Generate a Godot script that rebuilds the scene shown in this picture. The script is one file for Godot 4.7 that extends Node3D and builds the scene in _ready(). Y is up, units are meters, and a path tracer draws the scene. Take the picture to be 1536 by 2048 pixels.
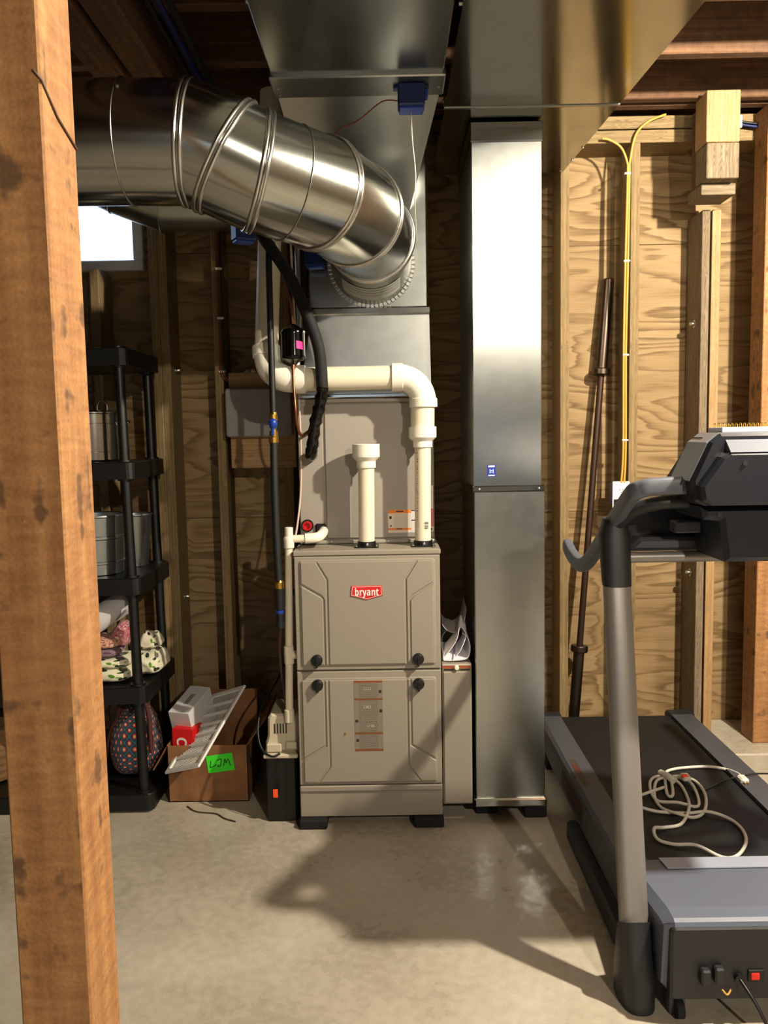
extends Node3D
# A basement corner with a gas furnace, sheet-metal ducts, shelving and a treadmill.
# Metres, y up. The camera stands at the origin, 1.48 m above the slab, and looks along -z.

var M := {}
var used := {}
var org := {}
var shared := {}
var rng := RandomNumberGenerator.new()


class G:
	var V := PackedVector3Array()
	var N := PackedVector3Array()
	var T := PackedVector2Array()
	var g := 1
	var o := Vector2.ZERO
	var X := Transform3D.IDENTITY

	func uvp(p: Vector3, n: Vector3) -> Vector2:
		var a := n.abs()
		var ax := 0 if a.x >= a.y and a.x >= a.z else (1 if a.y >= a.z else 2)
		var l := g
		if ax == g:
			l = (g + 1) % 3
		var s := 3 - ax - l
		return Vector2(p[s], p[l]) + o

	func t3(a: Vector3, b: Vector3, c: Vector3, na: Vector3, nb: Vector3, nc: Vector3, ua: Vector2, ub: Vector2, uc: Vector2) -> void:
		var flip := (b - a).cross(c - a).dot(na + nb + nc) > 0.0
		a = X * a
		b = X * b
		c = X * c
		na = (X.basis * na).normalized()
		nb = (X.basis * nb).normalized()
		nc = (X.basis * nc).normalized()
		if flip:
			V.append_array([a, c, b]); N.append_array([na, nc, nb]); T.append_array([ua, uc, ub])
		else:
			V.append_array([a, b, c]); N.append_array([na, nb, nc]); T.append_array([ua, ub, uc])

	func tri(a: Vector3, b: Vector3, c: Vector3, n: Vector3) -> void:
		t3(a, b, c, n, n, n, uvp(a, n), uvp(b, n), uvp(c, n))

	func q(a: Vector3, b: Vector3, c: Vector3, d: Vector3, n: Vector3) -> void:
		tri(a, b, c, n)
		tri(a, c, d, n)

	# a quad whose texture coordinates run 0..1 (labels)
	func face(a: Vector3, b: Vector3, c: Vector3, d: Vector3, n: Vector3) -> void:
		t3(a, b, c, n, n, n, Vector2(0, 0), Vector2(1, 0), Vector2(1, 1))
		t3(a, c, d, n, n, n, Vector2(0, 0), Vector2(1, 1), Vector2(0, 1))

	func box(c: Vector3, s: Vector3, ch := 0.0) -> G:
		var h := s * 0.5
		if ch <= 0.0:
			for ax in 3:
				var u := (ax + 1) % 3
				var w := (ax + 2) % 3
				for sg in [-1.0, 1.0]:
					var n := Vector3.ZERO
					n[ax] = sg
					var p := []
					for k in [[-1, -1], [1, -1], [1, 1], [-1, 1]]:
						var e := Vector3.ZERO
						e[ax] = h[ax] * sg
						e[u] = h[u] * k[0]
						e[w] = h[w] * k[1]
						p.append(c + e)
					q(p[0], p[1], p[2], p[3], n)
			return self
		var P := func(sx: float, sy: float, sz: float, ax: int) -> Vector3:
			var e := Vector3((h.x - ch) * sx, (h.y - ch) * sy, (h.z - ch) * sz)
			e[ax] = h[ax] * [sx, sy, sz][ax]
			return c + e
		for ax in 3:
			var u := (ax + 1) % 3
			var w := (ax + 2) % 3
			for sg in [-1.0, 1.0]:
				var n := Vector3.ZERO
				n[ax] = sg
				var p := []
				for k in [[-1, -1], [1, -1], [1, 1], [-1, 1]]:
					var e := [0.0, 0.0, 0.0]
					e[ax] = sg
					e[u] = float(k[0])
					e[w] = float(k[1])
					p.append(P.call(e[0], e[1], e[2], ax))
				q(p[0], p[1], p[2], p[3], n)
				# bevel between this face and the face u, along w
				for su in [-1.0, 1.0]:
					var e1 := [0.0, 0.0, 0.0]
					e1[ax] = sg
					e1[u] = su
					e1[w] = -1.0
					var e2 := e1.duplicate()
					e2[w] = 1.0
					var nn := Vector3.ZERO
					nn[ax] = sg
					nn[u] = su
					q(P.call(e1[0], e1[1], e1[2], ax), P.call(e2[0], e2[1], e2[2], ax), P.call(e2[0], e2[1], e2[2], u), P.call(e1[0], e1[1], e1[2], u), nn.normalized())
		for sx in [-1.0, 1.0]:
			for sy in [-1.0, 1.0]:
				for sz in [-1.0, 1.0]:
					tri(P.call(sx, sy, sz, 0), P.call(sx, sy, sz, 1), P.call(sx, sy, sz, 2), Vector3(sx, sy, sz).normalized())
		return self

	func bb(a: Vector3, b: Vector3, ch := 0.0) -> G:
		return box((a + b) * 0.5, (b - a).abs(), ch)

	# rings of equal length joined into a smooth skin
	func skin(rings: Array, closed := true, caps := true, us := 1.0, vs := 1.0, flip := false) -> G:
		var m: int = rings.size()
		var k: int = rings[0].size()
		var nor := []
		for i in m:
			var row := PackedVector3Array()
			for j in k:
				var ja := (j + 1) % k if closed else mini(j + 1, k - 1)
				var jb := (j + k - 1) % k if closed else maxi(j - 1, 0)
				var du: Vector3 = rings[i][ja] - rings[i][jb]
				var dv: Vector3 = rings[mini(i + 1, m - 1)][j] - rings[maxi(i - 1, 0)][j]
				row.append(du.cross(dv).normalized() * (-1.0 if flip else 1.0))
			nor.append(row)
		var mid := Vector3.ZERO
		if closed:
			for i in m:
				for j in k:
					mid += rings[i][j]
			mid /= m * k
			var s := 0.0
			for i in m:
				var rc := Vector3.ZERO
				for j in k:
					rc += rings[i][j]
				rc /= k
				for j in k:
					s += nor[i][j].dot(rings[i][j] - rc)
			if s < 0.0:
				for i in m:
					for j in k:
						nor[i][j] = -nor[i][j]
		var jj := k if closed else k - 1
		for i in m - 1:
			for j in jj:
				var b := (j + 1) % k
				var ua := Vector2(us * j / jj, vs * i / (m - 1))
				var ub := Vector2(us * (j + 1) / jj, vs * i / (m - 1))
				var uc := Vector2(us * (j + 1) / jj, vs * (i + 1) / (m - 1))
				var ud := Vector2(us * j / jj, vs * (i + 1) / (m - 1))
				t3(rings[i][j], rings[i][b], rings[i + 1][b], nor[i][j], nor[i][b], nor[i + 1][b], ua, ub, uc)
				t3(rings[i][j], rings[i + 1][b], rings[i + 1][j], nor[i][j], nor[i + 1][b], nor[i + 1][j], ua, uc, ud)
		if closed and caps:
			for e in [0, m - 1]:
				var c := Vector3.ZERO
				for j in k:
					c += rings[e][j]
				c /= k
				var inn := Vector3.ZERO
				var e2: int = 1 if e == 0 else m - 2
				for j in k:
					inn += rings[e2][j] - rings[e][j]
				var n: Vector3 = (rings[e][1] - rings[e][0]).cross(rings[e][k / 3] - rings[e][0]).normalized()
				if n.dot(inn) > 0.0:
					n = -n
				for j in k:
					tri(c, rings[e][j], rings[e][(j + 1) % k], n)
		return self

	func tube(pts: Array, r, seg := 12, caps := true) -> G:
		var rings := []
		var up := Vector3.ZERO
		var len := 0.0
		for i in pts.size():
			var p: Vector3 = pts[i]
			var d: Vector3 = (pts[mini(i + 1, pts.size() - 1)] - pts[maxi(i - 1, 0)]).normalized()
			if i == 0:
				up = d.cross(Vector3.RIGHT if absf(d.x) < 0.8 else Vector3.UP).normalized()
			else:
				up = (up - d * up.dot(d)).normalized()
				len += p.distance_to(pts[i - 1])
			var w := d.cross(up)
			var rr: float = r[i] if r is Array else r
			var ring := PackedVector3Array()
			for j in seg:
				var a := TAU * j / seg
				ring.append(p + (up * cos(a) + w * sin(a)) * rr)
			rings.append(ring)
		return skin(rings, true, caps, 1.0, maxf(len * 4.0, 0.01))

	# profile of (radius, height) turned round the y axis; sharp between points unless smooth
	func lathe(prof: Array, at: Vector3, seg := 24, smooth := false, B := Basis.IDENTITY) -> G:
		var X0 := X
		X = X * Transform3D(B, at)
		for i in prof.size() - 1:
			var a: Vector2 = prof[i]
			var b: Vector2 = prof[i + 1]
			var d := b - a
			if d.length() < 1e-6:
				continue
			var n2 := Vector2(d.y, -d.x).normalized()
			var na := n2
			var nb := n2
			if smooth:
				if i > 0:
					var e: Vector2 = b - prof[i - 1]
					na = Vector2(e.y, -e.x).normalized()
				if i < prof.size() - 2:
					var e: Vector2 = prof[i + 2] - a
					nb = Vector2(e.y, -e.x).normalized()
			for j in seg:
				var c0 := Vector2.from_angle(TAU * j / seg)
				var c1 := Vector2.from_angle(TAU * (j + 1) / seg)
				var p := [Vector3(a.x * c0.x, a.y, a.x * c0.y), Vector3(a.x * c1.x, a.y, a.x * c1.y), Vector3(b.x * c1.x, b.y, b.x * c1.y), Vector3(b.x * c0.x, b.y, b.x * c0.y)]
				var n := [Vector3(na.x * c0.x, na.y, na.x * c0.y), Vector3(na.x * c1.x, na.y, na.x * c1.y), Vector3(nb.x * c1.x, nb.y, nb.x * c1.y), Vector3(nb.x * c0.x, nb.y, nb.x * c0.y)]
				var u0 := float(j) / seg
				var u1 := float(j + 1) / seg
				if a.x > 1e-6:
					t3(p[0], p[1], p[2], n[0], n[1], n[2], Vector2(u0, a.y), Vector2(u1, a.y), Vector2(u1, b.y))
				if b.x > 1e-6:
					t3(p[0], p[2], p[3], n[0], n[2], n[3], Vector2(u0, a.y), Vector2(u1, b.y), Vector2(u0, b.y))
		X = X0
		return self

	static func inset(poly: PackedVector2Array, d: float) -> PackedVector2Array:
		var out := PackedVector2Array()
		var k := poly.size()
		var area := 0.0
		for i in k:
			area += poly[i].cross(poly[(i + 1) % k])
		var sg := 1.0 if area > 0.0 else -1.0
		for i in k:
			var e0 := (poly[i] - poly[(i + k - 1) % k]).normalized()
			var e1 := (poly[(i + 1) % k] - poly[i]).normalized()
			var n0 := Vector2(-e0.y, e0.x) * sg
			var n1 := Vector2(-e1.y, e1.x) * sg
			var m := (n0 + n1).normalized()
			out.append(poly[i] + m * (d / maxf(m.dot(n0), 0.35)))
		return out

	# outline in x, y between the depths z0 (back) and z1 (front); the front edge is bevelled
	func prism(poly: PackedVector2Array, z0: float, z1: float, bevel := 0.0, unit := false) -> G:
		var k := poly.size()
		var inn := poly
		var sz := 1.0 if z1 > z0 else -1.0
		var zb := z1 - sz * bevel
		if bevel > 0.0:
			inn = inset(poly, bevel)
		var tr := Geometry2D.triangulate_polygon(poly)
		var lo := poly[0]
		var hi := poly[0]
		for p in poly:
			lo = lo.min(p)
			hi = hi.max(p)
		var area := 0.0
		for i in k:
			area += poly[i].cross(poly[(i + 1) % k])
		var sg := 1.0 if area > 0.0 else -1.0
		for i in range(0, tr.size(), 3):
			var a := inn[tr[i]]
			var b := inn[tr[i + 1]]
			var c := inn[tr[i + 2]]
			var n := Vector3(0, 0, sz)
			if unit:
				var f := func(p: Vector2) -> Vector2: return Vector2((p.x - lo.x) / (hi.x - lo.x), (hi.y - p.y) / (hi.y - lo.y))
				t3(Vector3(a.x, a.y, z1), Vector3(b.x, b.y, z1), Vector3(c.x, c.y, z1), n, n, n, f.call(a), f.call(b), f.call(c))
			else:
				tri(Vector3(a.x, a.y, z1), Vector3(b.x, b.y, z1), Vector3(c.x, c.y, z1), n)
			a = poly[tr[i]]
			b = poly[tr[i + 1]]
			c = poly[tr[i + 2]]
			tri(Vector3(a.x, a.y, z0), Vector3(b.x, b.y, z0), Vector3(c.x, c.y, z0), -n)
		for i in k:
			var a := poly[i]
			var b := poly[(i + 1) % k]
			var e := (b - a).normalized()
			var n := Vector3(e.y * sg, -e.x * sg, 0)
			q(Vector3(a.x, a.y, z0), Vector3(b.x, b.y, z0), Vector3(b.x, b.y, zb), Vector3(a.x, a.y, zb), n)
			if bevel > 0.0:
				var a2 := inn[i]
				var b2 := inn[(i + 1) % k]
				q(Vector3(a.x, a.y, zb), Vector3(b.x, b.y, zb), Vector3(b2.x, b2.y, z1), Vector3(a2.x, a2.y, z1), (n + Vector3(0, 0, sz)).normalized())
		return self

	func mesh(shift: Vector3) -> ArrayMesh:
		var a := []
		a.resize(Mesh.ARRAY_MAX)
		var W := V.duplicate()
		for i in W.size():
			W[i] -= shift
		a[Mesh.ARRAY_VERTEX] = W
		a[Mesh.ARRAY_NORMAL] = N
		a[Mesh.ARRAY_TEX_UV] = T
		var m := ArrayMesh.new()
		m.add_surface_from_arrays(Mesh.PRIMITIVE_TRIANGLES, a)
		return m


func v3(x: float, y: float, z: float) -> Vector3:
	return Vector3(x, y, z)


func rrect(x0: float, y0: float, x1: float, y1: float, r: float, n := 4) -> PackedVector2Array:
	var out := PackedVector2Array()
	for k in 4:
		var c := Vector2(x1 - r if k in [0, 3] else x0 + r, y1 - r if k < 2 else y0 + r)
		for i in n + 1:
			out.append(c + Vector2.from_angle(PI / 2 * (k + float(i) / n)) * r)
	return out


func poly(pts: Array) -> PackedVector2Array:
	var out := PackedVector2Array()
	for i in range(0, pts.size(), 2):
		out.append(Vector2(pts[i], pts[i + 1]))
	return out


func smooth(pts: Array, n := 6) -> Array:
	var out := []
	for i in pts.size() - 1:
		var p0: Vector3 = pts[maxi(i - 1, 0)]
		var p3: Vector3 = pts[mini(i + 2, pts.size() - 1)]
		for k in n:
			out.append((pts[i] as Vector3).cubic_interpolate(pts[i + 1], p0, p3, float(k) / n))
	out.append(pts[-1])
	return out


func numbered(n: String) -> String:
	if not used.has(n):
		used[n] = 0
		return n
	used[n] += 1
	return "%s_%03d" % [n, used[n]]


func tag(o: Node, label: String, category: String, group := "") -> void:
	o.set_meta("label", label)
	o.set_meta("category", category)
	if group:
		o.set_meta("group", group)


# a thing whose parts are written in world coordinates (its node stands at its base)
func thing(called: String, label: String, category: String, at: Vector3, group := "") -> Node3D:
	var o := Node3D.new()
	o.name = numbered(called)
	add_child(o)
	o.position = at
	org[o] = at
	tag(o, label, category, group)
	return o


# a thing whose parts are written in its own coordinates
func own(called: String, label: String, category: String, xf: Transform3D, group := "") -> Node3D:
	var o := thing(called, label, category, Vector3.ZERO, group)
	o.transform = xf
	return o


func setting(called: String, at := Vector3.ZERO) -> Node3D:
	var o := Node3D.new()
	o.name = numbered(called)
	add_child(o)
	o.position = at
	org[o] = at
	o.set_meta("kind", "structure")
	return o


func part(g: G, called: String, m: Material, parent: Node, label := "") -> MeshInstance3D:
	var o := MeshInstance3D.new()
	o.name = called
	o.mesh = g.mesh(org[parent])
	o.material_override = m
	parent.add_child(o, true)
	org[o] = org[parent]
	if label:
		o.set_meta("label", label)
	return o


# a thing that is one mesh
func single(g: G, called: String, m: Material, at: Vector3, label: String, category: String, group := "") -> MeshInstance3D:
	var o := MeshInstance3D.new()
	o.name = numbered(called)
	o.mesh = g.mesh(at)
	o.material_override = m
	add_child(o)
	o.position = at
	org[o] = at
	tag(o, label, category, group)
	return o


# one board; boards of a size share meshes (four cuts of the grain each)
func board(parent: Node, called: String, c: Vector3, s: Vector3, m: Material, grain: int, ch := 0.002) -> MeshInstance3D:
	var k := "%s%d%d" % [s, grain, rng.randi() % 4]
	if not shared.has(k):
		var g := G.new()
		g.g = grain
		g.o = Vector2(rng.randf() * 3.0, rng.randf() * 3.0)
		g.box(Vector3.ZERO, s, ch)
		shared[k] = g.mesh(Vector3.ZERO)
	var o := MeshInstance3D.new()
	o.name = called
	o.mesh = shared[k]
	o.material_override = m
	parent.add_child(o, true)
	o.position = c - org[parent]
	return o


func text(s: String, size: float, depth: float, bold := true) -> TextMesh:
	var f := SystemFont.new()
	f.font_names = PackedStringArray(["Droid Sans"])
	f.font_weight = 700 if bold else 400
	var t := TextMesh.new()
	t.text = s
	t.font = f
	t.font_size = 64
	t.pixel_size = size / 64.0
	t.depth = depth
	t.curve_step = 2.0
	return t


func lettering(s: String, size: float, depth: float, xf: Transform3D, m: Material, parent: Node, called := "lettering") -> void:
	var o := MeshInstance3D.new()
	o.name = called
	o.mesh = text(s, size, depth)
	o.material_override = m
	parent.add_child(o, true)
	xf.origin -= org[parent]
	o.transform = xf


# ---------------------------------------------------------------- materials

func noise_bytes(w: int, h: int, freq: float, seed: int, to_w: int, to_h: int, oct := 3, type := FastNoiseLite.TYPE_SIMPLEX_SMOOTH) -> PackedByteArray:
	var f := FastNoiseLite.new()
	f.seed = seed
	f.noise_type = type
	f.frequency = freq
	f.fractal_octaves = oct
	var im := f.get_seamless_image(w, h)
	im.convert(Image.FORMAT_L8)
	if w != to_w or h != to_h:
		im.resize(to_w, to_h, Image.INTERPOLATE_CUBIC)
	return im.get_data()


func tex(w: int, h: int, data: PackedByteArray, fmt := Image.FORMAT_RGB8) -> ImageTexture:
	return ImageTexture.create_from_image(Image.create_from_data(w, h, false, fmt, data))


func mixed(w: int, h: int, stops: Array, field: Callable) -> PackedByteArray:
	var lut := PackedByteArray()
	lut.resize(256 * 3)
	for i in 256:
		var t := i / 255.0 * (stops.size() - 1)
		var k := mini(int(t), stops.size() - 2)
		var c: Color = stops[k].lerp(stops[k + 1], t - k)
		lut[i * 3] = int(c.r * 255)
		lut[i * 3 + 1] = int(c.g * 255)
		lut[i * 3 + 2] = int(c.b * 255)
	var out := PackedByteArray()
	out.resize(w * h * 3)
	for i in w * h:
		var b := clampi(int(field.call(i)), 0, 255) * 3
		out[i * 3] = lut[b]
		out[i * 3 + 1] = lut[b + 1]
		out[i * 3 + 2] = lut[b + 2]
	return out


func std(called: String, c: Color, rough: float, metal := 0.0) -> StandardMaterial3D:
	var m := StandardMaterial3D.new()
	m.resource_name = called
	m.albedo_color = c
	m.roughness = rough
	m.metallic = metal
	M[called] = m
	return m


func textured(called: String, t: Texture2D, scale: Vector3, rough: float, bump: Texture2D = null, depth := 0.0) -> StandardMaterial3D:
	var m := std(called, Color.WHITE, rough)
	m.albedo_texture = t
	m.uv1_scale = scale
	if bump:
		m.heightmap_enabled = true
		m.heightmap_texture = bump
		m.heightmap_scale = depth
	return m


func make_materials() -> void:
	# sawn lumber: long streaks along v, a few knots of darker grain
	var w := 512
	var h := 512
	var a := noise_bytes(512, 32, 0.03, 3, w, h, 4)
	var b := noise_bytes(256, 64, 0.02, 9, w, h, 3)
	var c := noise_bytes(512, 512, 0.008, 21, w, h, 4)
	var e := noise_bytes(64, 512, 0.05, 27, w, h, 3)
	var f := noise_bytes(512, 512, 0.2, 31, w, h, 2)
	var grain := func(i: int) -> float: return 0.45 * a[i] + 0.35 * (127.0 + 127.0 * sin(b[i] * 0.22)) + 0.2 * c[i]
	var gb := PackedByteArray()
	gb.resize(w * h)
	for i in w * h:
		gb[i] = clampi(int(grain.call(i)), 0, 255)
	var gt := tex(w, h, gb, Image.FORMAT_L8)
	textured("treated", tex(w, h, mixed(w, h, [Color(0.365, 0.295, 0.185), Color(0.51, 0.425, 0.28), Color(0.62, 0.535, 0.375)], grain)), Vector3(5, 1.1, 1), 0.75, gt, 0.08)
	textured("pine", tex(w, h, mixed(w, h, [Color(0.52, 0.39, 0.25), Color(0.64, 0.51, 0.345), Color(0.73, 0.61, 0.44)], grain)), Vector3(5, 1.1, 1), 0.7, gt, 0.06)
	textured("weathered", tex(w, h, mixed(w, h, [Color(0.3, 0.25, 0.19), Color(0.47, 0.41, 0.32), Color(0.62, 0.56, 0.47)], grain)), Vector3(5, 1.1, 1), 0.85, gt, 0.08)
	# rough-sawn timber: streaks along v and blade marks across
	var sawn := func(i: int) -> float: return 0.4 * a[i] + 0.25 * c[i] + 0.25 * e[i] + 0.1 * f[i]
	var sb := PackedByteArray()
	sb.resize(w * h)
	for i in w * h:
		sb[i] = clampi(int(0.55 * e[i] + 0.3 * f[i] + 0.15 * a[i]), 0, 255)
	var sbt := tex(w, h, sb, Image.FORMAT_L8)
	textured("rough_joist", tex(w, h, mixed(w, h, [Color(0.24, 0.155, 0.1), Color(0.39, 0.275, 0.185), Color(0.53, 0.395, 0.275)], sawn)), Vector3(4, 1.2, 1), 0.85, sbt, 0.15)
	# the post: orange brown, black mould stains with ragged outlines, white paint flecks
	var pw := 512
	var ph := 2048
	var s1 := noise_bytes(512, 128, 0.02, 77, pw, ph, 4)
	var s2 := noise_bytes(128, 1024, 0.02, 78, pw, ph, 5)
	var s3 := noise_bytes(64, 1024, 0.09, 79, pw, ph, 2)
	var s4 := noise_bytes(512, 2048, 0.12, 80, pw, ph, 2)
	var pd := PackedByteArray()
	pd.resize(pw * ph * 3)
	rng.seed = 5
	for i in pw * ph:
		var t := 0.5 + (s1[i] - 128) / 420.0 + (s3[i] - 128) / 700.0 + (s4[i] - 128) / 900.0
		var col := Color(0.5, 0.33, 0.19).lerp(Color(0.76, 0.57, 0.36), clampf(t, 0, 1))
		var st := clampf((s2[i] * 0.6 + s1[i] * 0.4 - 160) / 50.0, 0.0, 0.6)
		col = col.lerp(Color(0.24, 0.17, 0.12), st)
		if s4[i] > 244:
			col = Color(0.85, 0.8, 0.7)
		pd[i * 3] = int(col.r * 255)
		pd[i * 3 + 1] = int(col.g * 255)
		pd[i * 3 + 2] = int(col.b * 255)
	var pb := PackedByteArray()
	pb.resize(pw * ph)
	for i in pw * ph:
		pb[i] = clampi(int(0.7 * s3[i] + 0.3 * s4[i]), 0, 255)
	textured("post_wood", tex(pw, ph, pd), Vector3(1.9, 0.48, 1), 0.7, tex(pw, ph, pb, Image.FORMAT_L8), 0.18)
	# rotary-cut plywood: contour bands of a noise stretched along the grain (u)
	w = 1024
	h = 1024
	var r1 := noise_bytes(256, 1024, 0.0042, 401, w, h, 2)
	var r2 := noise_bytes(128, 1024, 0.03, 402, w, h, 3)
	var r3 := noise_bytes(512, 512, 0.006, 403, w, h, 3)
	var r4 := noise_bytes(64, 1024, 0.2, 404, w, h, 2)
	var ply := func(i: int) -> float:
		var t := fposmod(r1[i] * 0.03 + r2[i] * 0.003, 1.0)
		var band := t * t * (1.0 if t < 0.86 else (1.0 - t) / 0.14)
		return 205.0 - 150.0 * band * (0.35 + r3[i] / 200.0) + (r4[i] - 128) * 0.22 + (r3[i] - 128) * 0.25
	textured("plywood", tex(w, h, mixed(w, h, [Color(0.29, 0.215, 0.125), Color(0.43, 0.335, 0.2), Color(0.565, 0.465, 0.315), Color(0.64, 0.545, 0.395)], ply)), Vector3(0.5, 0.6, 1), 0.75)
	# concrete slab: trowel clouds, fine grit, a few darker spills with an edge
	var k1 := noise_bytes(512, 512, 0.006, 501, w, h, 4)
	var k2 := noise_bytes(1024, 1024, 0.05, 502, w, h, 3)
	var k3 := noise_bytes(512, 512, 0.014, 503, w, h, 2)
	var k4 := noise_bytes(1024, 1024, 0.3, 504, w, h, 1)
	var con := func(i: int) -> float:
		var spill := clampf((k3[i] - 170) / 70.0, 0.0, 1.0) * 26.0
		return 128.0 + (k1[i] - 128) * 0.42 + (k2[i] - 128) * 0.28 + (k4[i] - 128) * 0.12 - spill
	var rough := PackedByteArray()
	rough.resize(w * h)
	for i in w * h:
		rough[i] = clampi(int(105 + (k1[i] - 128) * 0.8 + (k2[i] - 128) * 0.3), 40, 255)
	var cm := textured("concrete", tex(w, h, mixed(w, h, [Color(0.545, 0.508, 0.445), Color(0.69, 0.655, 0.588), Color(0.785, 0.755, 0.695)], con)), Vector3(0.42, 0.42, 1), 1.0, tex(w, h, k2, Image.FORMAT_L8), 0.04)
	cm.roughness_texture = tex(w, h, rough, Image.FORMAT_L8)
	cm.roughness_texture_channel = BaseMaterial3D.TEXTURE_CHANNEL_RED
	# galvanised sheet: zinc spangle in tone and gloss
	w = 512
	h = 512
	var z1 := noise_bytes(512, 512, 0.06, 601, w, h, 1, FastNoiseLite.TYPE_CELLULAR)
	var z2 := noise_bytes(512, 512, 0.012, 602, w, h, 4)
	var z3 := noise_bytes(32, 512, 0.2, 603, w, h, 2)
	var zr := PackedByteArray()
	zr.resize(w * h)
	for i in w * h:
		zr[i] = clampi(int(128 + (z2[i] - 128) * 0.04), 10, 255)
	var zrt := tex(w, h, zr, Image.FORMAT_L8)
	var zt := tex(w, h, mixed(w, h, [Color(0.56, 0.57, 0.56), Color(0.68, 0.69, 0.675), Color(0.76, 0.77, 0.755)], func(i: int) -> float: return 128.0 + (z1[i] - 128) * 0.04 + (z2[i] - 128) * 0.1 + (z3[i] - 128) * 0.1))
	for k in [["galvanised", 0.5], ["galvanised_bright", 0.34], ["galvanised_dull", 0.64], ["galvanised_mirror", 0.26], ["galvanised_drop", 0.6]]:
		var gm := textured(k[0], zt, Vector3(2.2, 2.2, 1), k[1])
		gm.metallic = 1.0
		gm.roughness_texture = zrt
		gm.roughness_texture_channel = BaseMaterial3D.TEXTURE_CHANNEL_RED
	M.galvanised_drop.anisotropy_enabled = true
	M.galvanised_drop.anisotropy = 0.8
	std("seam_metal", Color(0.8, 0.8, 0.78), 0.25, 1.0)
	std("screw_metal", Color(0.8, 0.79, 0.76), 0.3, 1.0)
	std("steel", Color(0.78, 0.77, 0.75), 0.16, 1.0)
	std("pail_zinc", Color(0.6, 0.62, 0.62), 0.38, 1.0)
	std("dark_steel", Color(0.3, 0.26, 0.23), 0.38, 1.0)
	std("worn_bar", Color(0.27, 0.2, 0.17), 0.5, 0.8)
	std("brass", Color(0.83, 0.66, 0.33), 0.28, 1.0)
	std("copper", Color(0.55, 0.35, 0.25), 0.4, 1.0)
	std("furnace_paint", Color(0.575, 0.545, 0.49), 0.42)
	std("cabinet_paint", Color(0.6, 0.575, 0.535), 0.45)
	std("pvc", Color(0.92, 0.9, 0.84), 0.32)
	std("pvc_pipe", Color(0.89, 0.855, 0.76), 0.36)
	std("pump_plastic", Color(0.78, 0.74, 0.64), 0.5)
	std("grey_plastic", Color(0.56, 0.54, 0.53), 0.5)
	std("black_plastic", Color(0.035, 0.035, 0.036), 0.42)
	std("black_gloss", Color(0.015, 0.015, 0.015), 0.12)
	std("black_iron", Color(0.05, 0.05, 0.052), 0.5)
	std("foam_black", Color(0.022, 0.022, 0.024), 0.75)
	std("rubber", Color(0.03, 0.03, 0.03), 0.8)
	std("flex_coat", Color(0.06, 0.075, 0.08), 0.55)
	std("brown_tube", Color(0.3, 0.2, 0.13), 0.6)
	std("blue_plastic", Color(0.05, 0.14, 0.36), 0.35)
	std("blue_bright", Color(0.08, 0.23, 0.6), 0.35)
	std("pink_tag", Color(0.95, 0.1, 0.5), 0.6)
	std("orange_tag", Color(0.98, 0.33, 0.12), 0.6)
	std("orange_wire", Color(0.5, 0.2, 0.08), 0.5)
	std("tan_wire", Color(0.76, 0.67, 0.6), 0.5)
	std("wire_white", Color(0.75, 0.73, 0.66), 0.5)
	std("yellow_cable", Color(0.76, 0.59, 0.24), 0.45)
	std("blue_cable", Color(0.06, 0.1, 0.32), 0.5)
	std("badge_red", Color(0.8, 0.1, 0.09), 0.35)
	std("white_paint", Color(0.9, 0.9, 0.88), 0.4)
	std("white_card", Color(0.83, 0.82, 0.82), 0.6)
	std("red_card", Color(0.82, 0.06, 0.08), 0.5)
	std("green_note", Color(0.23, 0.85, 0.14), 0.7)
	std("ink", Color(0.02, 0.03, 0.02), 0.6)
	std("red_plug", Color(0.75, 0.05, 0.05), 0.4)
	std("red_switch", Color(0.95, 0.15, 0.1), 0.3)
	std("paper", Color(0.86, 0.85, 0.88), 0.8)
	std("gold_wire", Color(0.85, 0.66, 0.25), 0.3, 1.0)
	std("window_vinyl", Color(0.88, 0.89, 0.9), 0.4)
	var film := std("clear_bag", Color(0.75, 0.77, 0.8, 0.35), 0.3)
	film.transparency = BaseMaterial3D.TRANSPARENCY_ALPHA
	var pane := std("window_glass", Color(0.95, 0.97, 1.0, 0.06), 0.02)
	pane.transparency = BaseMaterial3D.TRANSPARENCY_ALPHA
	# treadmill
	std("tread_grey", Color(0.27, 0.28, 0.305), 0.42)
	std("tread_blue", Color(0.34, 0.36, 0.4), 0.42)
	std("tread_hood", Color(0.37, 0.4, 0.465), 0.36)
	std("tread_black", Color(0.13, 0.135, 0.145), 0.5)
	std("tread_silver", Color(0.56, 0.545, 0.53), 0.4, 0.45)
	std("tread_strip", Color(0.62, 0.65, 0.72), 0.3)
	std("tread_shell", Color(0.135, 0.148, 0.18), 0.3)
	std("tread_lip", Color(0.44, 0.46, 0.5), 0.22)
	textured("belt", tex(512, 512, mixed(512, 512, [Color(0.03, 0.03, 0.033), Color(0.065, 0.065, 0.07)], func(i: int) -> float: return f[i])), Vector3(6, 6, 1), 0.62, tex(512, 512, f, Image.FORMAT_L8), 0.05)
	std("cord_white", Color(0.83, 0.81, 0.76), 0.5)
	# cardboard
	textured("cardboard", tex(512, 512, mixed(512, 512, [Color(0.4, 0.26, 0.15), Color(0.5, 0.34, 0.2), Color(0.57, 0.4, 0.25)], func(i: int) -> float: return 0.6 * c[i] + 0.4 * b[i])), Vector3(2, 2, 1), 0.85)
	std("cardboard_in", Color(0.42, 0.3, 0.19), 0.9)
	make_prints()


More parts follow.
